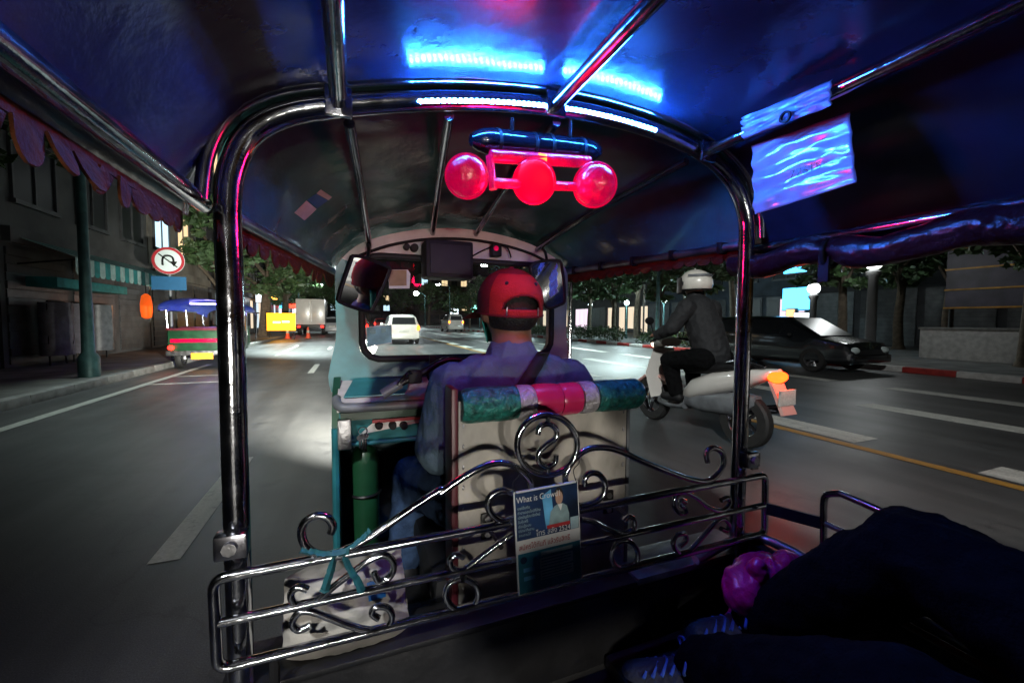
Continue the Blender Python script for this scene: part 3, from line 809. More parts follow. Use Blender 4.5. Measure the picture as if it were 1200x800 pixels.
def make_car(name, label, cat, paint, L=3.9, W=1.68, H=1.5, van=0., lit=True, group=None, head=False, tail='tail_orange'):
    t = thing(name, label, cat, (0, 0, 0), group)
    hw = W / 2
    zb = H * .62
    # stations from rear to front: y, half width, z bottom, belt height, roof height, roof half width
    S = [(-L / 2, hw * .9, .30, zb * .95, zb * .98, hw * .84),
         (-L / 2 + .06, hw * .96, .26, zb, H * .70, hw * .80),
         (-L / 2 + .16, hw, .24, zb, H * .93, hw * .74),
         (-L / 2 + .45, hw, .22, zb, H * .99, hw * .74),
         (-L * .1, hw, .21, zb, H, hw * .75),
         (L * .12, hw, .21, zb, H * .97, hw * .74),
         (L * (.26 + .08 * van), hw, .21, zb * .98, H * (.70 + .1 * van), hw * .78),
         (L * (.33 + .07 * van), hw, .22, zb * .95, zb * .99, hw * .86),
         (L / 2 - .14, hw * .95, .24, zb * .82, zb * .86, hw * .82),
         (L / 2, hw * .82, .30, zb * .62, zb * .66, hw * .74)]
    rows = []
    for (y, w, z0, z1, z2, wr) in S:
        half = [(0, z0), (w * .8, z0), (w * .97, z0 + .08), (w, (z0 + z1) / 2), (w * .98, z1), (wr + (w - wr) * .12, z1 + (z2 - z1) * .85), (wr * .85, z2 - .005), (wr * .4, z2 + .015), (0, z2 + .02)]
        ring = half + [(-x, z) for (x, z) in reversed(half[1:-1])]
        rows.append([Vector((x, y, z)) for (x, z) in ring])
    b = MB()
    n = len(rows[0])
    b.add([p for r in rows for p in r], [(j * n + i, j * n + (i + 1) % n, (j + 1) * n + (i + 1) % n, (j + 1) * n + i) for j in range(len(rows) - 1) for i in range(n)] + [tuple(reversed(range(n))), tuple((len(rows) - 1) * n + i for i in range(n))])
    b.build('body', paint, t, 35)
    # rear window, windscreen, side windows just proud of the shell
    def yz(a, k, s): # point on shell between belt and roof at station a
        y, w, z0, z1, z2, wr = S[a]
        ww = w * .98 + (wr + (w - wr) * .12 - w * .98) * k / .85
        return Vector((s * (ww + .006), y, z1 + (z2 - z1) * k))
    y1, y2 = S[1][0], S[2][0]
    wb = S[1][5] * .92
    rw = MB().prism([(-wb, S[0][0] + .02, zb + .07), (wb, S[0][0] + .02, zb + .07), (wb * .9, y2 - .05, H * .90), (-wb * .9, y2 - .05, H * .90)], (0, .05, 0)).build('rear_window', 'dark_glass', t, 0)
    ya, za = S[7][0] - .05, S[7][4] + .03
    yb_, zb_ = S[5][0] + .12, H * .955
    MB().prism([(-wb, ya, za), (wb, ya, za), (wb * .88, yb_, zb_), (-wb * .88, yb_, zb_)], (0, .03, .02)).build('windscreen', 'dark_glass', t, 0)
    for s in (-1, 1):
        for (a, c) in ((3, 4), (4, 5)):
            p = [yz(a, .12, s), yz(c, .12, s), yz(c, .84, s), yz(a, .84, s)]
            p[0].y += .04; p[3].y += .04; p[1].y -= .04; p[2].y -= .04
            MB().prism(p, (s * .012, 0, 0)).build('side_window', 'dark_glass', t, 0)
        MB().ell((s * hw * .86, -L / 2 + .03, zb * .88), (.09, .07, .15)).build('tail_light', tail, t)
        MB().ell((s * hw * .66, L / 2 - .04, zb * .66), (.15, .08, .08)).build('headlight', 'lamp_white' if head else 'sign_white', t)
        mr = MB().ell((s * (hw + .09), L * .2, zb + .06), (.09, .05, .07)).build('wing_mirror', paint, t)
        for yy in (-L * .31, L * .31): wheel(t, s * (hw - .09), yy, .31, .31, .19)
    MB().box((-hw * .93, -L / 2 - .07, .30), (hw * .93, -L / 2 + .08, .52), bev=.04).build('rear_bumper', paint, t)
    MB().box((-.24, -L / 2 - .035 + .0, .62), (.24, -L / 2 - .0, .74), bev=.005).build('number_plate', 'line_white', t)
    MB().box((-hw * .85, L / 2 - .07, .28), (hw * .85, L / 2 + .06, .48), bev=.04).build('front_bumper', paint, t)
    return t
def paint(name, c, r=.25): M[name] = mat(name, c, r, 0, .06, 4, coat=.6)
paint('paint_white', (.68, .66, .62)); paint('paint_red', (.35, .03, .03)); paint('paint_dark', (.012, .014, .017), .18); paint('paint_silver', (.3, .31, .33))
def place(o, x, y, rz=0): o.location = (x, y, 0); o.rotation_euler = (0, 0, rz); return o
place(make_car('car', 'white hatchback with orange tail lights seen through the windscreen', 'car', 'paint_white', 3.8, 1.66, 1.55), 2.5, 23.6)
place(make_car('car', 'red taxi with red tail lights ahead of the white hatchback', 'car', 'paint_red', 4.3, 1.7, 1.48, tail='tail_red'), .2, 31)
place(make_car('car', 'dark parked sedan by the red and white kerb under the globe lamp', 'car', 'paint_dark', 4.4, 1.74, 1.42, tail='red_dim'), 11.7, 8.2, math.pi)
place(make_car('car', 'white van with orange tail lights by the planted trees far up the road', 'van', 'paint_white', 4.4, 1.75, 1.95, .8), 10.6, 46)
place(make_car('car', 'silver car far ahead beside the traffic cones', 'car', 'paint_silver', 4.2, 1.7, 1.5, tail='tail_red'), -1.6, 40)
place(make_car('car', 'red car waiting far ahead in the middle of the street', 'car', 'paint_red', 4.2, 1.7, 1.5, tail='tail_red'), 3.2, 52)

fo = make_car('car', 'unseen dark car with lit headlights, added close behind the tuk-tuk', 'car', 'paint_dark', 4.3, 1.72, 1.48, head=True)  # unseen car added as the source of the low light on the seat back
for s in (-1, 1): lamp_light('headlight_beam', (s * .57, 2.2, .66), 460, (1, .94, .84), .16, fo, 38, (s * .57, 22, -1.0))
place(fo, -.25, -8.2)
# box truck
t = thing('box_truck', 'white box truck parked by the left kerb beyond the traffic cones', 'truck', (0, 0, 0))
MB().box((-1.05, -2.6, .85), (1.05, 1.4, 2.9), bev=.03).build('cargo_box', 'paint_white', t)
MB().box((-.95, 1.45, .5), (.95, 3.0, 2.1), bev=.12).build('cab', 'paint_white', t)
MB().box((-1.0, -2.5, .6), (1.0, 2.9, .84), bev=.02).build('chassis', 'black_metal', t)
dr = MB().box((-.98, -2.64, .95), (-.02, -2.605, 2.8), bev=.008).build('rear_door', 'paint_white', t)
dr2 = MB().box((.02, -2.64, .95), (.98, -2.605, 2.8), bev=.008).build('rear_door', 'paint_white', t)
MB().tube([(-.08, -2.66, 1.0), (-.08, -2.66, 2.7)], .015, 6).build('lock_bar', 'old_steel', dr)
MB().tube([(.08, -2.66, 1.0), (.08, -2.66, 2.7)], .015, 6).build('lock_bar', 'old_steel', dr2)
for s in (-1, 1):
    MB().box((s * .95, -2.66, .62), (s * .75, -2.6, .76), bev=.01).build('tail_light', 'tail_red', t)
    for y in (-1.6, 2.2): wheel(t, s * .88, y, .4, .4, .24)
place(t, -3.1, 39)

# ---------------------------------------------------------------- parked tuk-tuk on the left
M['canopy_blue'] = mat('canopy_blue', (.03, .06, .4), .35, 0, .2, 6, bump=.2)
M['purple_led'] = emit('purple_led', (.3, .25, 1), 14)
M['plate_orange'] = mat('plate_orange', (.8, .3, .02), .5, 0, .1, 10, emis=(1, .35, .02), estr=.35)
t = thing('parked_tuk_tuk', 'parked tuk-tuk with blue lit canopy and orange plate at the left kerb', 'tuk-tuk', (0, 0, 0))
MB().box((-.68, -1.2, .42), (.68, -1.08, .98), bev=.04).build('rear_panel', 'green', t)
for s in (-1, 1): MB().box((s * .7, -1.15, .4), (s * .62, .4, .78), bev=.03).build('side_panel', 'green', t)
MB().box((-.72, -1.24, .34), (.72, -1.12, .46), bev=.03).build('bumper', 'old_steel', t)
MB().box((-.62, -1.235, .66), (.62, -1.2, .76), bev=.01).build('light_bar', 'red_dim', t)
MB().box((-.2, -1.255, .24), (.26, -1.235, .40)).build('number_plate', 'plate_orange', t, 0)
MB().box((-.7, -1.225, .96), (.7, -1.1, 1.02), bev=.015).build('rear_rail', 'maroon', t)
MB().box((-.6, -1.05, .5), (.6, -.5, .68), bev=.05).build('bench', 'maroon', t)
MB().box((-.5, -1.06, .68), (.5, -.95, 1.05), bev=.04).build('bench_back', 'maroon', t)
rows = []
for j in range(13):
    y = -1.4 + 3.2 * j / 12
    rows.append([(.78 * math.sin(a) * (1 - .12 * max(0, j - 8) / 4), y, 1.46 + .3 * math.cos(a) ** .7 - .05 * max(0, j - 9) if math.cos(a) > 0 else 1.46) for a in [R(-90 + 180 * i / 16) for i in range(17)]])
g = MB().grid(rows)
g.grid([[(x * .985, y, z - .02) for (x, y, z) in r] for r in rows])
g.build('canopy', 'canopy_blue', t, 60)
for s in (-1, 1):
    for y in (-1.1, .2, 1.5): MB().tube([(s * .68, y, .45 if y < 1 else .6), (s * .72, y, 1.48)], .022, 8).build('post', 'chrome', t)
    MB().tube([(s * .75, -1.4, 1.45), (s * .75, 1.7, 1.45)], .02, 8).build('canopy_rail', 'chrome', t)
    MB().ell((s * .6, -1.25, .54), (.07, .03, .06)).build('tail_light', 'tail_red', t)
    wheel(t, s * .56, -.75, .25, .25, .13)
MB().tube([(-.5, -.2, 1.66), (.5, -.2, 1.66)], .02, 8).build('light_tube', 'purple_led', t)
lamp_light('canopy_light', (0, -.3, 1.55), 7, (.35, .3, 1), .15, t)
MB().box((-.5, 1.4, .4), (.5, 1.75, 1.05), bev=.1).build('front_cowl', 'green', t)
MB().box((-.45, 1.5, 1.08), (.45, 1.53, 1.4)).build('windscreen', 'glass', t, 0)
wheel(t, 0, 1.6, .25, .25, .13)
place(t, -3.55, 13.6)

# ---------------------------------------------------------------- motor scooter with rider
paint('scooter_white', (.62, .60, .56)); paint('scooter_pink', (.62, .35, .31))
M['brake_red'] = emit('brake_red', (1, .035, .003), 12)
sc = thing('motor_scooter', 'white motor scooter with glowing red brake light ridden alongside', 'scooter', (0, 0, 0))
wheel(sc, 0, -.62, .27, .27, .11, 'dark_chrome'); wheel(sc, 0, .66, .27, .27, .1, 'dark_chrome')
def loft(secs, n=16, pw=2.6):
    rows = []
    for (y, z, hx, hz) in secs:
        r = []
        for k in range(n):
            a = 2 * math.pi * k / n
            c, s = math.cos(a), math.sin(a)
            r.append(Vector((hx * math.copysign(abs(c) ** (2 / pw), c), y, z + hz * math.copysign(abs(s) ** (2 / pw), s))))
        rows.append(r)
    b = MB()
    b.add([p for r in rows for p in r], [(j * n + i, j * n + (i + 1) % n, (j + 1) * n + (i + 1) % n, (j + 1) * n + i) for j in range(len(rows) - 1) for i in range(n)] + [tuple(reversed(range(n))), tuple((len(rows) - 1) * n + i for i in range(n))])
    return b
loft([(-.95, .80, .03, .02), (-.88, .77, .10, .05), (-.6, .68, .15, .11), (-.3, .60, .16, .13), (-.02, .50, .13, .12), (.12, .42, .06, .08)]).build('tail_fairing', 'scooter_white', sc, 50)
loft([(-.75, .48, .06, .06), (-.5, .42, .11, .13), (-.15, .38, .12, .12), (.1, .36, .08, .08)]).build('engine_cover', 'grey', sc, 50)
loft([(-.72, .815, .10, .03), (-.5, .80, .14, .05), (-.2, .745, .13, .06), (.08, .70, .09, .04)]).build('seat', 'black', sc, 50)
loft([(.08, .30, .12, .05), (.3, .27, .13, .05), (.46, .30, .12, .06)]).build('floor_board', 'grey', sc, 50)
MB().add([(-.19, .50, .32), (.19, .50, .32), (-.23, .56, .62), (.23, .56, .62), (-.17, .50, .92), (.17, .50, .92), (0, .60, .32), (0, .70, .62), (0, .62, .94), (-.17, .46, .34), (.17, .46, .34), (0, .50, .60), (0, .44, .92)],
         [(0, 2, 7, 6), (2, 4, 8, 7), (6, 7, 3, 1), (7, 8, 5, 3), (9, 11, 2, 0), (9, 10, 11), (11, 10, 1, 3), (2, 11, 12, 4), (11, 3, 5, 12), (4, 12, 5, 8)]).build('leg_shield', 'scooter_white', sc, 70)
loft([(.38, 1.00, .16, .05), (.5, 1.02, .14, .08), (.62, .98, .07, .07)]).build('headlight_cowl', 'scooter_white', sc, 50)
MB().ell((0, .63, .98), (.08, .04, .06)).build('headlight', 'lamp_warm', sc)
MB().tube(catmull([(-.34, .33, 1.02), (-.2, .42, 1.04), (0, .46, 1.03), (.2, .42, 1.04), (.34, .33, 1.02)], 4), .014, 8).build('handlebar', 'black_metal', sc)
for s in (-1, 1):
    MB().tube([(s * .24, .395, 1.035), (s * .36, .32, 1.02)], .02, 8).build('grip', 'rubber', sc)
    m_ = MB().tube([(s * .22, .42, 1.05), (s * .28, .43, 1.22)], .006, 6).build('mirror_stalk', 'black_metal', sc)
    MB().ell((s * .3, .43, 1.26), (.07, .015, .045)).build('mirror', 'black', m_)
    MB().tube([(s * .07, .66, .27), (s * .05, .56, .62)], .022, 8).build('fork', 'dark_chrome', sc)
loft([(.40, .54, .07, .03), (.56, .585, .08, .025), (.74, .56, .075, .03), (.9, .47, .05, .03)]).build('front_mudguard', 'scooter_pink', sc, 50)
MB().add([(-.08, -.92, .72), (.08, -.92, .72), (.09, -1.06, .42), (-.09, -1.06, .42), (-.08, -.89, .71), (.08, -.89, .71), (.09, -1.03, .41), (-.09, -1.03, .41)], [(0, 1, 2, 3), (7, 6, 5, 4), (0, 4, 5, 1), (1, 5, 6, 2), (2, 6, 7, 3), (3, 7, 4, 0)]).build('rear_mudguard', 'scooter_pink', sc, 0)
MB().ell((0, -.93, .745), (.12, .06, .055)).build('tail_light', 'brake_red', sc)
MB().box((-.11, -1.03, .50), (.11, -1.015, .64)).build('number_plate', 'line_white', sc, 0)
MB().tube(catmull([(.14, .05, .26), (.17, -.2, .25), (.19, -.5, .33), (.19, -.86, .42)], 4), [.025] * 5 + [.045] * 7 + [.04], 10).build('exhaust', 'dark_chrome', sc)
MB().tube(catmull([(-.1, -.88, .84), (-.13, -.7, .88), (-.13, -.5, .85)], 4), .013, 8).build('grab_rail', 'dark_chrome', sc)
lamp_light('brake_glow', (0, -1.03, .74), 3, (1, .09, .02), .05, sc)
place(sc, 3.62, 3.52, R(2))

M['rider_jacket'] = mat('rider_jacket', (.009, .010, .012), .8, 0, .3, 20, bump=.2)
M['helmet'] = mat('helmet_white', (.66, .64, .58), .25, 0, .2, 6, coat=.6)
pr = thing('person', 'scooter rider in dark jacket and white helmet leaning over the handlebars', 'person', (0, 0, .8))
body = [('c', (0, -.12, .86), .15, (0, -.02, 1.12), .155), ('c', (0, -.02, 1.12), .155, (0, .06, 1.32), .14), ('c', (0, .07, 1.36), .075, (0, .11, 1.48), .06)]
skin = [('e', (0, .13, 1.58), (.085, .105, .125))]
for s in (-1, 1):
    body += [('c', (s * .17, .05, 1.34), .075, (s * .29, .12, 1.12), .06), ('c', (s * .29, .12, 1.12), .055, (s * .29, .30, 1.05), .042)]
    body += [('c', (s * .10, -.12, .82), .11, (s * .15, .28, .76), .08), ('c', (s * .15, .28, .76), .075, (s * .13, .20, .42), .055), ('c', (s * .13, .18, .36), .045, (s * .13, .34, .36), .04)]
    for f in range(4): skin.append(('c', (s * (.265 + .022 * f), .35, 1.045), .011, (s * (.265 + .022 * f), .385, 1.02), .010))
    skin += [('c', (s * .29, .29, 1.05), .035, (s * .298, .345, 1.045), .03), ('c', (s * .27, .32, 1.03), .013, (s * .25, .36, 1.01), .011)]
bo = blob('body', skin + body, 'skin', pr, .013, 4)
blob('jacket', [(q[0], q[1], q[2] + .012, q[3], q[4] + .012) for q in body if q[1][2] > .84], 'rider_jacket', pr, .010, 4, .007, 15)
blob('trousers', [(q[0], q[1], q[2] + .012, q[3], q[4] + .012) for q in body if q[1][2] < .84 and q[1][2] > .37], 'navy', pr, .010, 4, .006, 15)
for s in (-1, 1): blob('shoe', [('c', (s * .13, .16, .37), .052, (s * .13, .36, .355), .046)], 'black', pr, .012, 3)
hc_ = Vector((0, .12, 1.60))
hb_ = MB()
rows = []
for j in range(15):
    th = R(3 + (118 - 3) * j / 14)
    rows.append([hc_ + Vector((.145 * math.sin(th) * math.sin(a), .172 * math.sin(th) * math.cos(a) - .015 * math.sin(th), .152 * math.cos(th))) for a in [2 * math.pi * i / 32 for i in range(33)]])
hm = hb_.grid(rows).add(rows[0][:-1], [tuple(range(32))]).build('helmet', 'helmet', pr, 180)
hm.modifiers.new('t', 'SOLIDIFY').thickness = .012
MB().tube(rows[-1][:-1], .009, 8, closed=True).build('helmet_trim', 'black', hm, 60)
for s in (-1, 1):
    MB().tube(catmull([rows[-1][8 if s > 0 else 24], (s * .10, .17, 1.50), (s * .03, .21, 1.475)], 4), .006, 6).build('chin_strap', 'strap', hm, 60)
    MB().lathe([(0, s * .150), (.022, s * .150), (.022, s * .142)], 12, axis='X', c=(0, .14, 1.60)).build('visor_hinge', 'old_steel', hm)
for k, (z0, z1) in enumerate(((1.665, 1.69),)):
    MB().grid([[(.1495 * math.sin(a) * math.cos((z - 1.60) / .2), .107 + .178 * math.cos(a) * math.cos((z - 1.60) / .2), z) for a in [R(100 + 160 * i / 20) for i in range(21)]] for z in (z0, z1)]).build('stripe', 'grey', hm, 60)
MB().grid([[(.157 * math.sin(a), .115 + .186 * math.cos(a), z) for a in [R(-85 + 170 * i / 14) for i in range(15)]] for z in (1.50, 1.56, 1.62, 1.66)]).build('visor', 'dark_glass', hm, 60)
pr.scale = (1.12, 1.1, 1.05)
pr.location = (3.62, 3.44, .0); pr.rotation_euler = (0, 0, R(2))
for ch in pr.children: ch.matrix_parent_inverse = Matrix.Translation((0, 0, 0))

# ================================================================ THE TUK-TUK WE RIDE IN
H0 = CAM_H
tk = thing('tuk_tuk', 'tuk-tuk cabin with chrome hoop, glossy dark canopy, blue LED strip and scrollwork rail', 'tuk-tuk', (.44, .9, 0))
YH = .87
ARCH = [(-.203, .20), (-.192, .275), (-.163, .335), (-.105, .378), (-.02, .408), (.11, .443), (.25, .472), (.4, .492), (.55, .500), (.714, .492), (.85, .470), (.95, .435), (1.02, .385), (1.062, .315), (1.073, .24)]
arch = [Vector((x, YH, H0 + z)) for x, z in ARCH]
def off_curve(pts, d):
    out = []
    for i, p in enumerate(pts):
        a = pts[max(0, i - 1)]; b = pts[min(len(pts) - 1, i + 1)]
        t = (b - a).normalized()
        out.append(p + Vector((-t.z, 0, t.x)) * d)
    return out
hoop = catmull([Vector((-.203, YH, .40)), Vector((-.203, YH, .9)), Vector((-.203, YH, 1.30))] + arch + [Vector((1.073, YH, 1.30)), Vector((1.073, YH, .9)), Vector((1.073, YH, .40))], 5)
MB().tube(hoop, .0215, 18).build('roof_hoop', 'chrome', tk, 60)
fine = catmull(arch, 6)
def shift(pts, dy): return [p + Vector((0, dy, 0)) for p in pts]
MB().tube(shift(off_curve(fine, .033), -.022), .012, 12).build('canopy_piping', 'dark_chrome', tk, 60)
for x, s in ((-.203, -1), (1.073, 1)):
    cl = MB().box((x - .026, YH - .05, .83), (x + .026, YH - .018, .875), bev=.006).build('rail_clamp', 'dark_chrome', tk)
    MB().lathe([(0, -.058), (.012, -.058), (.012, -.05), (0, -.05)], 8, axis='Y', c=(x, YH, .853)).build('bolt', 'old_steel', cl)
# --- rear canopy lining (above the passengers)
prof_r = resample([Vector((-.266, YH, H0 + .182)), Vector((-.262, YH, H0 + .215)), Vector((-.235, YH, H0 + .28))] + off_curve(fine, .030)[12:-10] + [Vector((1.125, YH, H0 + .23)), Vector((1.135, YH, H0 + .17))], 49)
def vinyl_rows(pa, pb, n, sag, seed, wr):
    rows = []
    for j in range(n + 1):
        t = j / n
        r = []
        for i, (a, b) in enumerate(zip(pa, pb)):
            p = a.lerp(b, t)
            u = i / (len(pa) - 1)
            k = math.sin(math.pi * t) * sag * (.35 + .65 * abs(math.sin(4 * math.pi * u)))
            nrm = (Vector((.44, p.y, H0)) - p); nrm.y = 0; nrm.normalize()
            q = Vector((u * 9 + t * 3, t * 5 - u * 4, seed))
            k += wr * (noise.noise(q) + .6 * noise.noise(q * 2.3)) * min(1, math.sin(math.pi * t) * 3)
            r.append(p + nrm * k)
        rows.append(r)
    return rows
def shell(name, rows, m, thick=.004):
    b = MB().grid(rows)
    o = b.build(name, m, tk, 180)
    md = o.modifiers.new('thickness', 'SOLIDIFY'); md.thickness = thick; md.offset = 0
    return o
rear_pts = [p + Vector((0, -1.5, 0)) for p in prof_r]
front_r = prof_r
rows_r = vinyl_rows(shift(front_r, .01), shift(rear_pts, 0), 44, .006, 1.3, .004)
shell('rear_canopy', rows_r, 'vinyl')
# --- front canopy over the driver, narrowing to the windscreen header
YW = 1.76
HDR = [(-.058, .165), (-.04, .225), (.03, .292), (.14, .338), (.28, .372), (.44, .386), (.60, .376), (.75, .346), (.86, .300), (.925, .255), (.945, .205)]
hdr = catmull([Vector((x, YW, H0 + z)) for x, z in HDR], 6)
pf_a = resample([Vector((-.215, YH, H0 + .19))] + off_curve(fine, .03)[2:-2] + [Vector((1.09, YH, H0 + .23))], 49)
pf_b = resample(off_curve(hdr, .012), 49)
rows_f = vinyl_rows(shift(pf_a, .022), shift(pf_b, .05), 36, .012, 5.1, .013)
fc = shell('front_canopy', rows_f, 'vinyl_green')
# --- ceiling bars
def bar(name, pts, r, m='dark_chrome'): return MB().tube(pts, r, 12).build(name, m, tk, 60)
for x, z in ((-.018, .400), (.432, .482), (.885, .448)):
    bar('ceiling_bar', [(x, -.62, H0 + z + .004), (x, YH - .02, H0 + z + .004)], .0155, 'chrome')
    MB().box((x - .024, YH - .034, H0 + z - .024), (x + .024, YH - .0225, H0 + z + .03), bev=.004).build('bar_bracket', 'chrome', tk)
for x0, z0, x1, z1 in ((.0, .40, .07, .29), (.20, .452, .32, .362), (.46, .485, .50, .372), (.86, .452, .78, .325)):
    bar('ceiling_rib', catmull([(x0, YH + .02, H0 + z0 - .012), ((x0 + x1) / 2, (YH + YW) / 2, H0 + (z0 + z1) / 2 + .006), (x1, YW - .01, H0 + z1 - .012)], 5), .011, 'dark_chrome')
bar('side_rail', [(-.245, -.62, H0 + .205), (-.245, YH + .02, H0 + .205)], .015, 'chrome')
bar('side_rail', [(1.118, -.62, H0 + .215), (1.118, YH + .02, H0 + .215)], .015, 'chrome')
bar('side_rail', [(-.20, YH, H0 + .185), (-.058, YW, H0 + .185)], .0125, 'old_steel')
bar('side_rail', [(1.07, YH, H0 + .225), (.945, YW, H0 + .235)], .0125, 'old_steel')
for i in range(5):
    a = Vector((1.07, YH, H0 + .225)).lerp(Vector((.945, YW, H0 + .235)), .08 + i * .2)
    MB().box(a + Vector((-.017, -.008, -.017)), a + Vector((.017, .008, .017)), bev=.003).build('rail_tie', 'black', tk)
# --- scalloped fringe, every scallop its own piece
M['fringe'] = mat('fringe_orange', (.12, .03, .005), .95, 0, .4, 30, bump=.3)
sp = [(0, -.031, 0), (0, .031, 0), (0, .031, -.03), (0, .022, -.052), (0, .009, -.062), (0, -.009, -.062), (0, -.022, -.052), (0, -.031, -.03)]
me_s = MB().prism(sp, (.003, 0, 0)).mesh('scallop', 'fringe', 0)
fringe_n = 0
def fringe(a, b, n, seed, drop=.55):
    a = Vector(a); b = Vector(b)
    rg = random.Random(seed)
    fr = MB().box((0, 0, 0), (.004, (b - a).length, .016)).build('fringe', 'fringe', tk, 0)
    d = (b - a)
    rz = math.atan2(-d.x, d.y)
    fr.matrix_basis = Matrix.Translation(a) @ Matrix.Rotation(rz, 4, 'Z')
    for k in range(n):
        o = link('scallop', me_s, fr)
        o.location = (.002, (k + .5) * d.length / n, .001)
        o.rotation_euler = (rg.uniform(-.12, .12), rg.uniform(-.35, .35), rg.uniform(-.15, .15))
        o.scale = (1, d.length / n / .064, rg.uniform(.8, 1.15) * drop)
fringe((-.270, .44, H0 + .172), (-.270, .86, H0 + .172), 10, 1)
fringe((-.207, .9, H0 + .16), (-.066, YW - .02, H0 + .16), 14, 2)
fringe((1.078, .9, H0 + .203), (.953, YW - .02, H0 + .212), 18, 3, .36)

# --- blue LED strip on the hoop
i0 = min(range(len(fine)), key=lambda i: abs(fine[i].x - .135)); i1 = min(range(len(fine)), key=lambda i: abs(fine[i].x - .722))
strip = resample([p + Vector((0, -.020, -.012)) for p in fine[i0:i1 + 1]], 50)
sb = MB().tube(strip, .0052, 8).build('led_strip', 'sign_white', tk, 60)
ld = MB()
for p in strip[::1]: ld.ell(p + Vector((0, -.0045, -.001)), (.0036, .003, .0046), nu=8, nv=5)
lo = ld.build('led_beads', 'led', sb, 60); lo['kind'] = 'stuff'

# --- red lamp cluster under the hoop
lc = MB()
pA, pB = at(552, 164, Y=.9), at(702, 178, Y=.93)
ax = (pB - pA).normalized()
body_pts = resample([pA, pB], 24)
lc.tube(body_pts, [.013, .022, .027] + [.029] * 18 + [.027, .022, .013], 16)
lc = lc.build('lamp_cluster', 'gloss_black', tk, 60)
for k in (4, 10, 13, 19):
    MB().tube([body_pts[k] - ax * .004, body_pts[k] + ax * .004], .0305, 16).build('strap', 'black_metal', lc)
brk = MB()
p1, p2 = at(575, 183, Y=.875), at(690, 190, Y=.885)
brk.tube([p1, p2], .0145, 10)
brk.tube([at(574, 183, Y=.875), at(578, 222, Y=.875)], .0095, 8)
brk.tube([at(578, 214, Y=.877), at(680, 219, Y=.885)], .0115, 8)
brk.tube([at(640, 188, Y=.88), at(645, 214, Y=.88)], .006, 8)
brk.build('lamp_bracket', 'red_dim', lc)
for (px, py, r, dep, m) in ((547, 207, .043, .028, 'red_dim'), (626, 213, .046, .014, 'red_lamp'), (697, 217, .049, .034, 'red_dim')):
    c = at(px, py, Y=.865)
    n = (CAM - c).normalized()
    rot = n.to_track_quat('Z', 'Y').to_matrix()
    lp = MB().ell(c, (r, r, dep), rot=rot, nu=28, nv=14).build('round_lamp', m, lc, 180)
    rim = [c + rot @ Vector((r * 1.02 * math.cos(a), r * 1.02 * math.sin(a), -.004)) for a in [i * math.pi / 16 for i in range(32)]]
    MB().tube(rim, .004, 6, closed=True).build('rim', 'red_dim', lp)
for dx in (0, 14):
    c = at(621 + dx, 185, Y=.872)
    MB().box(c - Vector((.011, .006, .008)), c + Vector((.011, .0, .008)), bev=.002).build('orange_cell', 'orange_lamp', lc)
for px in (600, 668): MB().tube([at(px, 160, Y=.905), at(px, 138, Y=.88)], .005, 6).build('hanger', 'black_metal', lc)
rl = at(622, 250, Y=.86)
lamp_light('red_lamp_light', rl, 2.2, (1, .006, .08), .035, tk)

# --- windscreen frame: cream header and right pillar, teal lower left
YF = 1.70
def opening(n):
    x0, x1, z0, z1, r = .036, .86, H0 - .155, H0 + .252, .065
    pts = []
    for cx, cz, a0 in ((x1 - r, z1 - r, 0), (x0 + r, z1 - r, 90), (x0 + r, z0 + r, 180), (x1 - r, z0 + r, 270)):
        for k in range(9): pts.append(Vector((cx + r * math.cos(R(a0 + k * 11.25)), YF, cz + r * math.sin(R(a0 + k * 11.25)))))
    return resample(pts + [pts[0]], n + 1)[:-1]
inn = opening(72)
outl = [Vector((x, YF, H0 + z)) for x, z in reversed(HDR)] + [Vector((-.056, YF, H0 - .05)), Vector((-.052, YF, H0 - .3)), Vector((.44, YF, H0 - .3)), Vector((.935, YF, H0 - .3)), Vector((.94, YF, H0 - .05))]
oc = catmull(outl, 6, True)
def radial(c, p, poly):
    d = p - c; best = None
    for a, b in zip(poly, poly[1:] + poly[:1]):
        e = b - a
        den = d.x * e.z - d.z * e.x
        if abs(den) < 1e-9: continue
        t = ((a.x - c.x) * e.z - (a.z - c.z) * e.x) / den
        s = ((a.x - c.x) * d.z - (a.z - c.z) * d.x) / den
        if t > 0 and -1e-6 <= s <= 1 + 1e-6 and (best is None or t > best): best = t
    return c + d * best
ctr = Vector((.45, YF, H0 + .03))
out = [radial(ctr, p, oc) for p in inn]
fb = MB()
n = len(inn)
for i in range(n):
    j = (i + 1) % n
    zc = (inn[i].z + inn[j].z) / 2; xc = (inn[i].x + inn[j].x) / 2
    mi = 0 if (zc > H0 + .2 or xc > .80) else 1
    dy = Vector((0, .05, 0))
    fb.add([inn[i], inn[j], out[j], out[i]], [(0, 1, 2, 3)], mi)
    fb.add([inn[i] + dy, inn[j] + dy, out[j] + dy, out[i] + dy], [(3, 2, 1, 0)], mi)
    fb.add([inn[i], inn[j], inn[j] + dy, inn[i] + dy], [(0, 1, 2, 3)], mi)
    fb.add([out[i], out[j], out[j] + dy, out[i] + dy], [(0, 1, 2, 3)], mi)
wf = fb.build('windscreen_frame', ['cream', 'teal'], tk, 40)
MB().tube([p + Vector((0, -.004, 0)) for p in inn], .013, 10, closed=True).build('rubber_seal', 'rubber', wf, 60)
gp = MB(); gp.add([p + Vector((0, .02, 0)) for p in inn], [tuple(range(n))])
gp.build('windscreen', 'glass', wf, 0)
MB().tube([(.948, YF - .02, H0 - .3), (.952, YF - .02, H0 + .18)], .009, 8).build('pillar_strip', 'chrome', tk)
MB().tube(catmull([Vector((x, YF - .012, H0 + z - .045)) for x, z in HDR[2:-2]], 4), .006, 8).build('header_seam', 'black', tk)
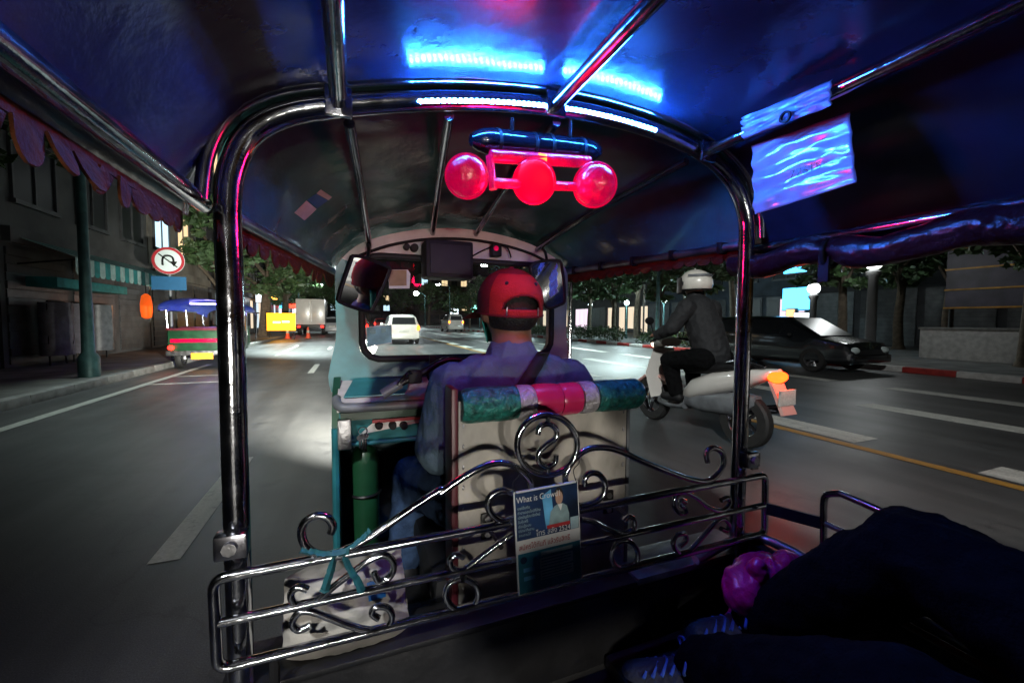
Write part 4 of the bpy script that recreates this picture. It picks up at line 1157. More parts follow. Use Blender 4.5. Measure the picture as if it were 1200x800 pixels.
# papers stuck on the windscreen
def quad_at(name, pix, Y, m, parent, th=.002):
    p = [at(x, y, Y=Y) for x, y in pix]
    return MB().prism(p, (0, th, 0)).build(name, m, parent, 0)
M['paper_brown'] = mat('paper_brown', (.35, .24, .14), .8, 0, .25, 20)
M['card_teal'] = mat('card_teal', (.20, .42, .46), .6, 0, .35, 30)
M['paper_white'] = mat('paper_white', (.65, .66, .64), .7, 0, .08, 20)
st = thing('paper_card', 'brown card with white border stuck to the top of the windscreen', 'card', at(466, 338, Y=1.71))
quad_at('backing', ((454, 316), (478, 316), (481, 321), (480, 338), (456, 338)), 1.712, 'paper_white', st)
quad_at('print', ((455, 316.5), (476.5, 316.5), (476.5, 334.5), (456, 335)), 1.708, 'paper_brown', st)
st = thing('permit_card', 'pale teal permit card stuck low in the left corner of the windscreen', 'card', at(445, 405, Y=1.71))
quad_at('backing', ((429, 383), (459, 380), (459.5, 402), (430, 407)), 1.712, 'paper_white', st)
quad_at('print', ((430, 384), (458.5, 381), (459, 401), (430.5, 405.8)), 1.708, 'card_teal', st)
for (a, b) in (((434, 386), (440, 391)), ((447, 384.5), (452, 389))): quad_at('round_print', ((a[0], a[1]), (b[0], a[1]), (b[0], b[1]), (a[0], b[1])), 1.705, 'teal', st)
# black box, camera and knobs on the header
bx = thing('speaker_box', 'black speaker box hanging from the header in the middle of the windscreen', 'speaker', at(525, 300, Y=1.62))
p, q = at(497, 281, Y=1.6), at(552, 328, Y=1.6)
MB().box((p.x, 1.56, q.z), (q.x, 1.68, p.z), bev=.012).build('case', 'black', bx)
MB().box((p.x + .015, 1.552, q.z + .015), (q.x - .015, 1.561, p.z - .02), bev=.003).build('grille', 'rubber', bx)
for px, py, r in ((476, 290, .012), (485, 291, .015)):
    c = at(px, py, Y=YF)
    MB().lathe([(0, -.03), (r, -.03), (r * 1.1, 0)], 16, axis='Y', c=c).build('header_knob', 'black', tk)
dc = thing('dash_camera', 'small dark dash camera with hanging cables on the windscreen header', 'camera', at(581, 295, Y=1.68))
p, q = at(576, 286, Y=1.66), at(587, 301, Y=1.66)
MB().box((p.x, 1.645, q.z), (q.x, 1.69, p.z), bev=.006).build('case', 'black', dc)
MB().ell(at(581.5, 291, Y=1.645), (.011, .008, .011)).build('lens', 'red_dim', dc)
MB().tube(catmull([at(577, 289, Y=1.67), at(565, 294, Y=1.67), at(552, 301, Y=1.67)], 4), .0035, 6).build('cable', 'black', dc)
MB().tube(catmull([at(587, 287, Y=1.67), at(595, 291, Y=1.67), at(599, 302, Y=1.67)], 4), .0035, 6).build('cable', 'black', dc)

# --- cab body below the windscreen
MB().box((-.052, YF - .0, .36), (.935, YF + .06, H0 - .30), bev=.01).build('front_apron', 'teal', tk)
for x in (-.056, .938):
    MB().prism([(x - .012, 1.44, .36), (x - .012, 1.46, H0 - .36), (x - .012, 1.52, H0 - .27), (x - .012, YF, H0 - .22), (x - .012, YF, .36)], (.024, 0, 0)).build('cab_side', 'green', tk, 0)
    MB().tube([(x, 1.438, .36), (x, 1.458, H0 - .36)], .0125, 8).build('side_edge', 'teal', tk)
MB().box((-.06, .86, .32), (.945, 1.76, .36), bev=.008).build('cab_floor', 'black_metal', tk)
sh = MB().prism([(-.05, 1.43, H0 - .272), (.93, 1.43, H0 - .272), (.93, YF - .001, H0 - .235), (-.05, YF - .001, H0 - .235)], (0, 0, -.03)).build('dash_shelf', 'cream', tk, 0)
MB().tube(catmull([(-.052, 1.5, H0 - .27), (-.04, 1.435, H0 - .283), (.03, 1.42, H0 - .288), (.44, 1.42, H0 - .29), (.93, 1.42, H0 - .288)], 5), .016, 10).build('shelf_lip', 'grey', tk, 60)
q = [at(x, y, Z=H0 - .232) for x, y in ((412, 452), (440, 441), (470, 443), (452, 462))]
MB().prism([(-.03, 1.47, H0 - .262), (.17, 1.47, H0 - .262), (.22, 1.66, H0 - .232), (.0, 1.66, H0 - .232)], (0, 0, .004)).build('painted_swoosh', 'teal', sh, 0)
dp = MB().prism([(-.045, 1.47, H0 - .31), (.93, 1.47, H0 - .31), (.93, 1.485, H0 - .42), (-.045, 1.485, H0 - .42)], (0, .02, 0)).build('dash_panel', 'teal', tk, 0)
MB().box((-.04, 1.458, H0 - .338), (.9, 1.4685, H0 - .312)).build('green_band', 'green', dp, 0)
MB().box((.06, 1.456, H0 - .352), (.9, 1.4675, H0 - .341)).build('red_band', 'sign_red', dp, 0)
MB().prism([(.02, 1.466, H0 - .39), (.26, 1.466, H0 - .36), (.26, 1.466, H0 - .345), (.06, 1.466, H0 - .355)], (0, .006, 0)).build('white_band', 'white_paint', dp, 0)
MB().tube([(-.045, 1.476, H0 - .424), (.93, 1.476, H0 - .424)], .008, 8).build('panel_trim', 'teal', dp)
for px in (444, 460, 473): 
    c = at(px, 498, Y=1.462)
    MB().lathe([(0, -.02), (.012, -.02), (.014, 0.004)], 14, axis='Y', c=c).build('knob', 'black', dp)
c = at(407, 503, Y=1.455)
MB().box((c.x - .03, 1.44, H0 - .43), (c.x + .012, 1.468, H0 - .33), bev=.004).build('switch_bracket', 'old_steel', dp)
ky = thing('key_ring', 'bunch of keys hanging from the ignition on the dash', 'keys', at(422, 505, Y=1.45))
c = at(425, 501, Y=1.45)
MB().tube([c + Vector((.014 * math.cos(a), 0, .014 * math.sin(a) - .012)) for a in [i * math.pi / 9 for i in range(18)]], .0022, 6, closed=True).build('ring', 'chrome', ky)
for dx in (-.009, .0, .009):
    MB().box((c.x + dx - .004, c.y - .004 + dx, c.z - .075 - dx), (c.x + dx + .004, c.y - .001 + dx, c.z - .025), bev=.001).lathe([(0, -.002), (.010, -.002), (.010, .002), (0, .002)], 12, axis='Y', c=(c.x + dx, c.y - .003 + dx, c.z - .03)).build('key', 'chrome', ky)
# handlebar
hb = [(448, 462), (459, 455), (470, 449), (486, 441), (500, 434), (514, 425), (530, 421), (548, 424), (566, 431)]
hp = [at(x, y, Y=1.36) for x, y in hb]
hbx = MB().tube(catmull(hp[1:] + [hp[-1] + Vector((.12, 0, .0)), hp[-1] + Vector((.3, -.04, -.03))], 4), .011, 10).build('handlebar', 'black_metal', tk, 60)
MB().tube(catmull([hp[0], hp[1], hp[2]], 4), .0165, 12).build('grip', 'grey', hbx, 60)
gr = hp[-1] + Vector((.22, -.02, -.02))
MB().tube([gr, gr + Vector((.12, -.02, -.012))], .0165, 12).build('grip', 'grey', hbx, 60)
MB().box(hp[3] - Vector((.022, .02, .022)), hp[3] + Vector((.022, .02, .022)), bev=.008).build('switch_block', 'black', hbx)
MB().tube(catmull([hp[3], at(478, 437, Y=1.33), at(466, 452, Y=1.32)], 4), .005, 6).build('clutch_lever', 'chrome', hbx)
sc_ = at(533, 424, Y=1.37)
MB().tube([sc_, sc_ + Vector((.0, .05, -.12)), sc_ + Vector((0, .1, -.5))], .02, 10).build('steering_stem', 'black_metal', hbx)
for k in range(3): MB().tube(catmull([hp[4 + k], at(505 + k * 9, 447, Y=1.38), at(525 + k * 4, 452, Y=1.43)], 5), .004, 6).build('cable', 'black', hbx)
MB().box(at(507, 422, Y=1.5) - Vector((.012, .01, .012)), at(507, 422, Y=1.5) + Vector((.012, .01, .02)), bev=.004).build('wiper_switch', 'black', tk)

# --- mirrors hung inside the header
def mirror(name, pix, Y, look, arm_pix, label):
    c0 = at(sum(p[0] for p in pix) / len(pix), sum(p[1] for p in pix) / len(pix), Y=Y)
    nrm = ((CAM - c0).normalized() + (Vector(look) - c0).normalized()).normalized()
    P = [at_plane(x, y, c0, nrm) for x, y in pix]
    loop = catmull(P, 4, True)
    mo = MB().prism([p - nrm * .004 for p in loop], -nrm * .022).build(name, 'black', tk, 40)
    tag(mo, label)
    cc = sum(P, Vector()) / len(P)
    MB().tube([p for p in loop], .006, 8, closed=True).build('mirror_rim', 'black', mo, 60)
    MB().prism([cc + (p - cc) * .97 - nrm * .001 for p in loop], -nrm * .002).build('mirror_glass', 'mirror', mo, 0)
    MB().tube(catmull([cc - nrm * .02, at(arm_pix[0][0], arm_pix[0][1], Y=Y + .06), at(arm_pix[1][0], arm_pix[1][1], Y=YF)], 5), .006, 8).build('mirror_arm', 'black_metal', mo, 60)
mirror('mirror', [(415, 300), (428, 302), (453, 312), (456, 320), (438, 360), (432, 365), (401, 355), (398, 346), (412, 304)], 1.5, (.435, 1.13, H0 + .03), ((432, 295), (430, 284)), 'black framed pentagon mirror with the driver reflected in it')
mirror('mirror', [(622, 311), (653, 305), (659, 316), (662, 350), (656, 357), (640, 360), (630, 335)], 1.45, (.98, .35, H0 + .40), ((640, 300), (636, 292)), 'black framed mirror reflecting the blue canopy')

# --- driver's seat back: board, maroon edge, padded roll
YB = .935
qb = [at(x, y, Y=YB) for x, y in ((537, 482), (735, 468), (736, 690), (541, 705))]
bx0, bx1 = qb[0].x, qb[1].x
M['board'] = mat('board_vinyl', (.47, .44, .385), .5, 0, .7, 6, bump=.2, bscale=14, rvar=.15, stretch=(1, 1, .6))
bt, bb = H0 - .19, H0 - .70
brd = MB().box((bx0, YB, bb), (bx1, YB + .02, bt), bev=.004).build('seat_board', 'board', tk)
MB().box((bx0 - .017, YB - .004, bb), (bx0 - .001, YB + .07, bt + .03), bev=.004).build('board_edge', 'maroon', tk)
MB().box((bx1 + .001, YB - .001, bb), (bx1 + .012, YB + .06, bt + .0), bev=.004).build('board_edge', 'grey', tk)
MB().box((bx0 + .005, YB + .021, bb), (bx1 - .005, YB + .085, bt - .01), bev=.02).build('seat_cushion_back', 'black', tk)
MB().box((bx0 - .05, YB + .05, .5), (bx1 + .05, YB + .45, .60), bev=.03).build('driver_seat', 'black', tk)
MB().box((bx0 - .03, YB + .06, .36), (bx1 + .03, YB + .42, .498)).build('seat_box', 'black_metal', tk, 0)
for px in (571, 713):
    for py in (613, 629): pass
# studs along the board edges
for k in range(9):
    for x in (bx0 + .012, bx1 - .012):
        MB().ell((x, YB - .001, bt - .06 - k * .05), (.003, .002, .006), nu=8, nv=5).build('staple', 'old_steel', brd)
ra, rb_ = at(541, 478, Y=YB - .01), at(752, 461, Y=YB - .01)
ra.y = rb_.y = YB + .005
zc = (ra.z + rb_.z) / 2
ra.z = rb_.z = zc
M['glit_green'] = mat('glitter_green', (.015, .16, .13), .32, .2, .7, 60, bump=.5, bscale=90)
M['glit_silver'] = mat('silver_band', (.42, .40, .42), .35, .3, .3, 60, bump=.5, bscale=120)
M['roll_pink'] = mat('roll_pink', (.55, .02, .10), .25, 0, .12, 10, coat=.5)
segs = [(0, .27, 'glit_green', 'green padded end of the backrest roll'), (.275, .355, 'glit_silver', None), (.36, .50, 'roll_pink', None), (.504, .612, 'roll_pink', None), (.616, .70, 'glit_silver', None), (.705, 1, 'glit_green', None)]
def wob(p, sd): return p + Vector((0, .002 * noise.noise(p * 30 + Vector((sd, 0, 0))), .002 * noise.noise(p * 26)))
for k, (a, b, m, lbl) in enumerate(segs):
    pts = [wob(ra.lerp(rb_, a + (b - a) * i / 10), k) for i in range(11)]
    rr = [.043 * (.95 if i in (0, 10) else 1 if i not in (1, 9) else .985) for i in range(11)]
    if a == 0: rr[0] = .036
    if b == 1: rr[-1] = .034
    MB().tube(pts, rr, 22).build('padded_roll', m, tk, 60)
    
# --- scrollwork rail
YR = .828
def P8(pts, ox, oy, s): return [(ox + x * s, oy + y * s) for x, y in pts]
c2 = lambda l: P8(l, 230, 560, .3); c3 = lambda l: P8(l, 380, 400, .26667); c4 = lambda l: P8(l, 500, 530, .2626); c5 = lambda l: P8(l, 660, 440, .26667); c6 = lambda l: P8(l, 660, 600, .25)
def on_rail(pix, dy=0.): return [at(x, y, Y=YR + dy) for x, y in pix]
zt = (at(258, 675, Y=YR).z + at(895, 556, Y=YR).z) / 2
def tl(a, b): return [at(*a, Y=YR), at(*b, Y=YR)]
T0, T1 = tl((258, 675), (894, 556)); M0, M1 = tl((261, 728), (895, 591)); B0, B1 = tl((263, 782), (893, 624))
rc = .022
loop = []
TL, TR, BR, BL = at(250, 678, Y=YR), at(897, 556, Y=YR), at(896, 625, Y=YR), at(255, 784, Y=YR)
crn = [TL, TR, BR, BL]
for i, c in enumerate(crn):
    a = (crn[i - 1] - c).normalized(); b = (crn[(i + 1) % 4] - c).normalized()
    for k in range(7):
        t = k / 6
        loop.append((c + a * rc) * (1 - t) ** 2 + c * 2 * t * (1 - t) + (c + b * rc) * t ** 2)
MB().tube(loop, .0095, 12, closed=True).build('rail_frame', 'chrome', tk, 60)
MB().tube([TL.lerp(BL, .49), TR.lerp(BR, .51)], .0085, 12).build('rail_bar', 'chrome', tk, 60)
def scroll(pix, r=.0068, dy=0., closed=False, per=5):
    pts = catmull(on_rail(pix, dy), per, closed)
    MB().tube(pts, r, 10, closed=closed).build('scroll', 'chrome', tk, 60)
def circ(cx, cy, rx, ry, a0=0, a1=360, n=22): return [(cx + rx * math.cos(R(a0 + (a1 - a0) * i / n)), cy + ry * math.sin(R(a0 + (a1 - a0) * i / n))) for i in range(n + (0 if a1 - a0 >= 360 else 1))]
S1 = c2([(525, 215), (533, 185), (510, 152), (465, 147), (422, 175), (411, 220), (430, 268), (480, 298), (550, 293), (620, 263), (700, 215), (850, 112), (960, 42)]) + c4([(60, 182), (130, 132), (220, 78), (300, 48), (370, 52), (430, 88), (462, 132), (466, 175), (455, 225), (425, 270), (385, 293), (330, 300), (287, 270), (272, 225), (292, 187), (340, 167), (385, 182)])
scroll(S1, .0078)
scroll(circ(641, 521, 35, 35), .0078, 0, True)
scroll(c3([(980, 330), (985, 358)]), .006)
scroll(c3([(938, 408), (950, 374), (985, 362), (1018, 385), (1015, 425), (975, 455), (942, 490), (945, 530), (980, 550), (1012, 530), (1018, 497)]), .007)
scroll(c3([(980, 550), (982, 580)]), .006)
scroll(c4([(690, 236), (750, 220), (787, 185), (795, 135), (768, 97), (728, 92), (703, 118), (706, 146)]) if False else (c5([(635, 380), (630, 337), (660, 317), (695, 335), (706, 380), (680, 430), (632, 463), (550, 452), (450, 417), (350, 377), (250, 332), (180, 316), (110, 322), (60, 355), (22, 405), (8, 455)]) + c4([(640, 190), (655, 222), (690, 236), (750, 220), (787, 185), (795, 135), (768, 97), (728, 92), (703, 118), (706, 146)])), .0078)
scroll(c2([(435, 435), (400, 425), (370, 450), (385, 490), (430, 500), (480, 472), (540, 420), (620, 360), (680, 318), (735, 300), (770, 330), (760, 380), (715, 402), (693, 368)]))
scroll(c2([(445, 575), (400, 592), (376, 565), (400, 525), (450, 520), (520, 545), (600, 575), (680, 592), (742, 580), (765, 540), (745, 505), (700, 503), (686, 528), (712, 547)]))
scroll(c4([(165, 466), (130, 456), (104, 480), (115, 515), (160, 522), (210, 490), (300, 420), (385, 362)]))
scroll(c4([(172, 562), (220, 590), (228, 650), (180, 705), (120, 692), (84, 640), (100, 585), (150, 560)]), .0068)
scroll(c4([(690, 300), (740, 308), (800, 338), (870, 360), (920, 340), (926, 300), (902, 286), (878, 305)]))
scroll(circ(732, 650, 15.5, 17), .0068, 0, True)
scroll(c5([(540, 555), (518, 546), (514, 566), (536, 580), (538, 600), (510, 602), (486, 570), (492, 530), (530, 512), (580, 532), (640, 580), (700, 592), (730, 562), (724, 536), (694, 547)]))
scroll(c6([(545, 160), (575, 130), (568, 100), (530, 107), (515, 150), (540, 190), (580, 190), (640, 130), (700, 62), (745, 30), (776, 55), (768, 85), (740, 76)]))
for px, py, h in ((571, 616, 26), (713, 588, 28)):
    c = at(px, py, Y=YB - .006)
    pl = MB().box((c.x - .016, YB - .008, c.z - .032), (c.x + .016, YB - .0005, c.z + .032), bev=.003).build('mount_plate', 'black_metal', tk)
    for dz in (-.02, .02): MB().lathe([(0, -.013), (.008, -.013), (.008, -.008), (0, -.008)], 6, axis='Y', c=(c.x, YB, c.z + dz)).build('bolt', 'old_steel', pl)
    MB().tube([(c.x, YB - .006, c.z), (c.x, YR, c.z)], .006, 6).build('spacer', 'black_metal', pl)
MB().tube([at(322, 770, Y=YR), at(322, 806, Y=YR)], .009, 8).build('rail_foot', 'black_metal', tk)
MB().tube([(1.045, YR + .003, at(880, 630, Y=YR).z), (1.045, YR + .01, .56)], .009, 8).build('rail_foot', 'black_metal', tk)

# --- partition, sill and passenger floor
MB().box((-.24, .862, .30), (1.105, .885, .545), bev=.004).build('partition', 'black_metal', tk)
MB().box((.70, .855, .546), (1.12, .985, .566), bev=.006).build('sill_plate', 'old_steel', tk)
MB().box((-.24, .855, .546), (.70, .985, .560), bev=.004).build('sill_plate', 'black_metal', tk)
MB().box((-.24, -.9, .30), (1.12, .862, .345), bev=.004).build('passenger_floor', 'black_metal', tk)
MB().box((1.09, -.9, .345), (1.125, .862, .60), bev=.006).build('side_panel', 'black_metal', tk)
MB().box((-.24, -.9, .345), (-.21, -.2, .60), bev=.006).build('side_panel', 'black_metal', tk)
MB().tube(catmull([(.90, .858, .575), (1.06, .862, .60), (1.125, .80, .615), (1.13, .6, .612), (1.13, .2, .61)], 5), .014, 10).build('side_trim', 'old_steel', tk, 60)
MB().box((.04, -.75, .50), (1.08, -.17, .635), bev=.04).build('passenger_bench', 'black', tk)
MB().box((.06, -.86, .60), (1.08, -.75, .745), bev=.03).build('bench_back', 'black', tk)  # unseen bench, cut low and narrow to shape the headlight shadow on the board
for x in (-.22, 1.10): MB().tube([(x, -.6, .60), (x, -.6, H0 + .21)], .02, 10).build('rear_post', 'chrome', tk)
# side guard on the right
g0, g1 = at(898, 596, Y=.80), at(966, 614, X=1.16)
MB().prism([g0 + Vector((0, 0, .016)), g1 + Vector((0, 0, .016)), g1 + Vector((0, 0, -.016)), g0 + Vector((0, 0, -.016))], (.006, .006, 0)).build('guard_strap', 'black_metal', tk, 0)
sgp = [at(x, y, X=1.16) for x, y in ((1080, 622), (1040, 602), (985, 578), (968, 580), (965, 592), (965, 640), (968, 655), (1080, 705))]
MB().tube(catmull(sgp[:3], 2) + catmull(sgp[2:5], 4) + catmull(sgp[5:], 4), .0085, 10).build('side_guard', 'dark_chrome', tk, 60)
MB().tube([at(965, 612, X=1.16), at(1080, 664, X=1.16)], .0075, 10).build('side_guard_bar', 'dark_chrome', tk)
bl = at(884, 543, Y=.85)
MB().box(bl - Vector((.012, .004, .018)), bl + Vector((.014, .006, .016)), bev=.003).build('hinge_plate', 'old_steel', tk)

# --- rolled rain curtain on the right, laminated licence card, crumpled strip
M['curtain'] = mat('curtain_vinyl', (.03, .009, .014), .3, 0, .4, 12, bump=.5, bscale=30)
rows = []
NR = 22
for j in range(60):
    y = .93 - 1.4 * j / 59
    z0 = H0 + .175 - .012 * math.sin(j * .5) - .03 * max(0, .85 - y) * .4
    row = []
    for i in range(NR + 1):
        a = 2 * math.pi * i / NR
        r = .036 * (1 + .22 * noise.noise((math.cos(a) * 1.2, math.sin(a) * 1.2, y * 14)) + .12 * noise.noise((a * 2, y * 30, 3)))
        if min(abs(y - .66), abs(y - .2)) < .02: r *= .78
        row.append(Vector((1.10 + r * math.cos(a), y, z0 + r * math.sin(a) * .95)))
    rows.append(row)
cb = MB().grid(rows); cb.add(rows[0][:-1], [tuple(range(NR))])
cr = cb.build('rolled_curtain', 'curtain', tk, 60)
for y in (.66, .2):
    MB().tube([Vector((1.10 + .034 * math.cos(a), y, H0 + .17 + .034 * math.sin(a))) for a in [i * math.pi / 9 for i in range(18)]], .006, 6, closed=True).build('curtain_tie', 'black', cr, 60)
    MB().box((1.075, y - .012, H0 + .10), (1.082, y + .012, H0 + .16)).build('tie_tail', 'black', cr, 0)
M['laminate'] = mat('laminate', (.30, .33, .45), .2, 0, .25, 10, bump=.04, bscale=12, coat=.6)
def crumple(name, pix, X, amp, m, parent, nu=30, nv=16, sd=0, fn=None):
    P = [at(x, y, X=X) for x, y in pix]
    rows = []
    for j in range(nv + 1):
        v = j / nv
        row = []
        for i in range(nu + 1):
            u = i / nu
            p = P[0].lerp(P[1], u).lerp(P[3].lerp(P[2], u), v)
            h = amp * (math.sin(v * 20 + u * 2.2 + 1.5 * noise.noise((u * 3, v * 3, sd))) * (1 - .5 * u) + .8 * noise.noise((u * 5, v * 12, sd + 4)))
            row.append(p + Vector((h, 0, 0)))
        rows.append(row)
    o = MB().grid(rows).build(name, m, parent, 180)
    md = o.modifiers.new('t', 'SOLIDIFY'); md.thickness = .0015
    return P
lcd = thing('licence_card', 'rippled laminated card with printed number hanging under the right ceiling bar', 'card', at(940, 190, X=.93))
PC = crumple('sheet', ((881, 171), (996, 131), (1004, 214), (884, 251)), .93, .0035, 'laminate', lcd, 34, 30, 2)
def card_uv(u, v, d): 
    p = PC[0].lerp(PC[1], u).lerp(PC[3].lerp(PC[2], u), 1 - v)
    return p + Vector((-d, 0, 0))
M['ink'] = mat('ink', (.01, .01, .03), .5, 0, .1, 30)
text_mesh('77615', .1, lambda x, y: card_uv(.44 + x * 1.25, .33 + y * 1.5, .0095), 'ink', 'printed_number', lcd)
M['clear_vinyl'] = mat('clear_vinyl', (.16, .2, .35), .14, 0, .4, 20, bump=.3, bscale=40)
cs = thing('vinyl_sleeve', 'crumpled glossy plastic sleeve taped along the right ceiling bar above the card', 'plastic sleeve', at(925, 130, X=.86))
crumple('sleeve', ((869, 138), (975, 93), (974, 124), (871, 163)), .86, .006, 'clear_vinyl', cs, 40, 10, 8)
c = at(919, 137, X=.848)
MB().lathe([(.008, 0), (.012, 0), (.012, .006), (.008, .006), (.008, 0)], 14, axis='X', c=c).build('eyelet', 'black', cs)
# sticker on the front canopy lining, found by casting the camera ray on the lining
bvh = BVHTree.FromPolygons([tuple(p) for r in rows_f for p in r], [(j * 49 + i, j * 49 + i + 1, (j + 1) * 49 + i + 1, (j + 1) * 49 + i) for j in range(36) for i in range(48)])
def on_lining(px, py, d=.006):
    h = bvh.ray_cast(CAM, ray(px, py))
    return (h[0] - ray(px, py) * d) if h[0] else at(px, py, Y=1.2)
M['stick_silver'] = mat('sticker_silver', (.5, .52, .55), .4, 0, .15, 40)
M['stick_blue'] = mat('sticker_blue', (.03, .12, .35), .4, 0, .15, 40)
sk = thing('sticker', 'silver and blue sticker on the green canopy lining above the driver', 'sticker', on_lining(366, 240))
for pix, m in ((((345, 249), (359, 235), (371, 245), (357, 258)), 'stick_silver'), (((360, 234), (371, 227), (384, 235), (372, 244)), 'stick_blue'), (((371, 226.5), (376, 222), (389, 231), (385, 234.5)), 'stick_silver')):
    P = [on_lining(*p) for p in pix]
    MB().prism(P, (.0, -.001, -.001)).build('sticker_patch', m, sk, 0)

# ---------------------------------------------------------------- poster hung on the rail
YP = .806
pc = [at(x, y, Y=YP) for x, y in ((601.5, 577), (677, 563), (682.5, 677), (607.5, 698))]
def puv(u, v, d=0.):
    return pc[0].lerp(pc[1], u).lerp(pc[3].lerp(pc[2], u), v) + Vector((0, -d, 0))
po = thing('poster', 'blue advertising poster headed What is Crowd1 hanging on the scrollwork rail', 'poster', puv(.5, 1))
M['p_white'] = mat('poster_white', (.62, .64, .64), .35, 0, .05, 10)
M['p_navy'] = mat('poster_navy', (.008, .025, .075), .3, 0, .7, 14)
M['p_teal'] = mat('poster_teal', (.02, .16, .24), .3, 0, .4, 14)
M['p_glow'] = mat('poster_light_blue', (.09, .32, .55), .35, 0, .4, 18)
M['p_suit'] = mat('poster_suit', (.20, .30, .32), .4, 0, .25, 40)
M['p_skin'] = mat('poster_skin', (.42, .26, .19), .4, 0, .15, 40)
M['p_hair'] = mat('poster_hair', (.012, .01, .01), .4, 0, .1, 40)
M['p_red'] = mat('poster_red', (.35, .02, .025), .4, 0, .1, 40)
M['p_pale'] = mat('poster_pale', (.30, .42, .46), .4, 0, .2, 40)
MB().prism([puv(0, 0), puv(1, 0), puv(1, 1), puv(0, 1)], (0, .004, 0)).build('board', 'p_white', po, 0)
def pshape(uvs, d, m, name, par=po):
    return MB().add([puv(u, v, d) for u, v in uvs], [tuple(range(len(uvs)))]).build(name, m, par, 0)
def prect(u0, v0, u1, v1, d, m, name, par=po): return pshape([(u0, v0), (u1, v0), (u1, v1), (u0, v1)], d, m, name, par)
up = prect(.02, .015, .985, .47, .0008, 'p_navy', 'upper_panel')
lo_ = prect(.02, .60, .985, .99, .0008, 'p_teal', 'lower_panel')
pshape([(.42, .08), (.56, .03), (.60, .40), (.46, .41)], .0012, 'p_glow', 'light_streak', up)
def pell(cu, cv, ru, rv, d, m, name, par=up): return pshape([(cu + ru * math.cos(a), cv + rv * math.sin(a)) for a in [i * math.pi / 12 for i in range(24)]], d, m, name, par)
pshape([(.50, .40), (.54, .25), (.60, .205), (.66, .185), (.74, .19), (.80, .22), (.83, .30), (.83, .40)], .0016, 'p_suit', 'figure_jacket', up)
pshape([(.655, .19), (.73, .19), (.70, .26)], .002, 'p_white', 'figure_collar', up)
pell(.68, .10, .068, .075, .0020, 'p_hair', 'figure_hair')
pell(.68, .125, .058, .066, .0024, 'p_skin', 'figure_face')
pshape([(.50, .40), (.535, .30), (.60, .33), (.60, .40)], .0020, 'p_suit', 'figure_arm', up)
prect(.47, .375, .835, .41, .0026, 'p_red', 'red_band', up)
def ptext(s, u, v, size, m, name='lettering', d=.003, su=1., par=up):
    return text_mesh(s, size, lambda x, y: puv(u + x * 1.32 * su, v - y, d), m, name, par)
ptext('What is Crowd1', .03, .105, .082, 'p_white', 'heading', su=.92)
TH = ['\u0e23\u0e32\u0e22\u0e44\u0e14\u0e49\u0e40\u0e2a\u0e23\u0e34\u0e21', '\u0e17\u0e33\u0e07\u0e32\u0e19\u0e2d\u0e2d\u0e19\u0e44\u0e25\u0e19\u0e4c\u0e17\u0e35\u0e48\u0e1a\u0e49\u0e32\u0e19', '\u0e40\u0e1b\u0e34\u0e14\u0e1a\u0e31\u0e0d\u0e0a\u0e35\u0e2a\u0e21\u0e32\u0e0a\u0e34\u0e01\u0e43\u0e2b\u0e21\u0e48', '\u0e23\u0e31\u0e1a\u0e2b\u0e38\u0e49\u0e19\u0e1f\u0e23\u0e35', '\u0e40\u0e23\u0e35\u0e22\u0e19\u0e23\u0e39\u0e49\u0e23\u0e30\u0e1a\u0e1a', '\u0e1b\u0e23\u0e36\u0e01\u0e29\u0e32\u0e17\u0e35\u0e21\u0e07\u0e32\u0e19', '\u0e2a\u0e2d\u0e1a\u0e16\u0e32\u0e21\u0e44\u0e14\u0e49']
for k, s in enumerate(TH): ptext(s, .04, .17 + k * .043, .036, 'p_pale', su=.9)
ptext('\u0e42\u0e17\u0e23', .30, .455, .075, 'p_white')
ptext('\u0e2a\u0e25\u0e31\u0e07 2524', .47, .455, .070, 'p_white')
ptext('\u0e2a\u0e21\u0e31\u0e04\u0e23\u0e44\u0e14\u0e49\u0e17\u0e31\u0e19\u0e17\u0e35 \u0e41\u0e25\u0e49\u0e27\u0e23\u0e31\u0e1a\u0e2a\u0e34\u0e17\u0e18\u0e34\u0e4c', .04, .565, .072, 'p_red', d=.0012, su=.85, par=po)
prect(.845, .345, .975, .465, .0016, 'p_pale', 'pale_square', up)
pell(.10, .665, .05, .035, .0014, 'p_navy', 'round_badge', lo_)
for (a, b, c, d_) in ((.36, .625, .86, .66), (.34, .685, .86, .79), (.34, .805, .86, .90), (.09, .745, .26, .785), (.09, .83, .26, .87)):
    bxx = prect(a, b, c, d_, .0013, 'p_pale' if c > .5 else 'p_glow', 'text_box', lo_)
    if c > .5 and d_ - b > .05:
        for k in range(3): prect(a + .02, b + .014 + k * .029, c - .03 - .06 * (k == 2), b + .026 + k * .029, .0018, 'p_teal', 'text_line', lo_)
for px in (604, 675):
    y0 = 560 if px == 604 else 545
    MB().tube(catmull([at(px + 1, 579 - (px > 640) * 13, Y=YP - .001), at(px - 3, y0 + 6, Y=YR - .012), at(px + 4, y0 - 4, Y=YR - .006), at(px - 2, y0 - 14, Y=YR - .01)], 5), .0012, 5).build('wire_tie', 'black_metal', po)

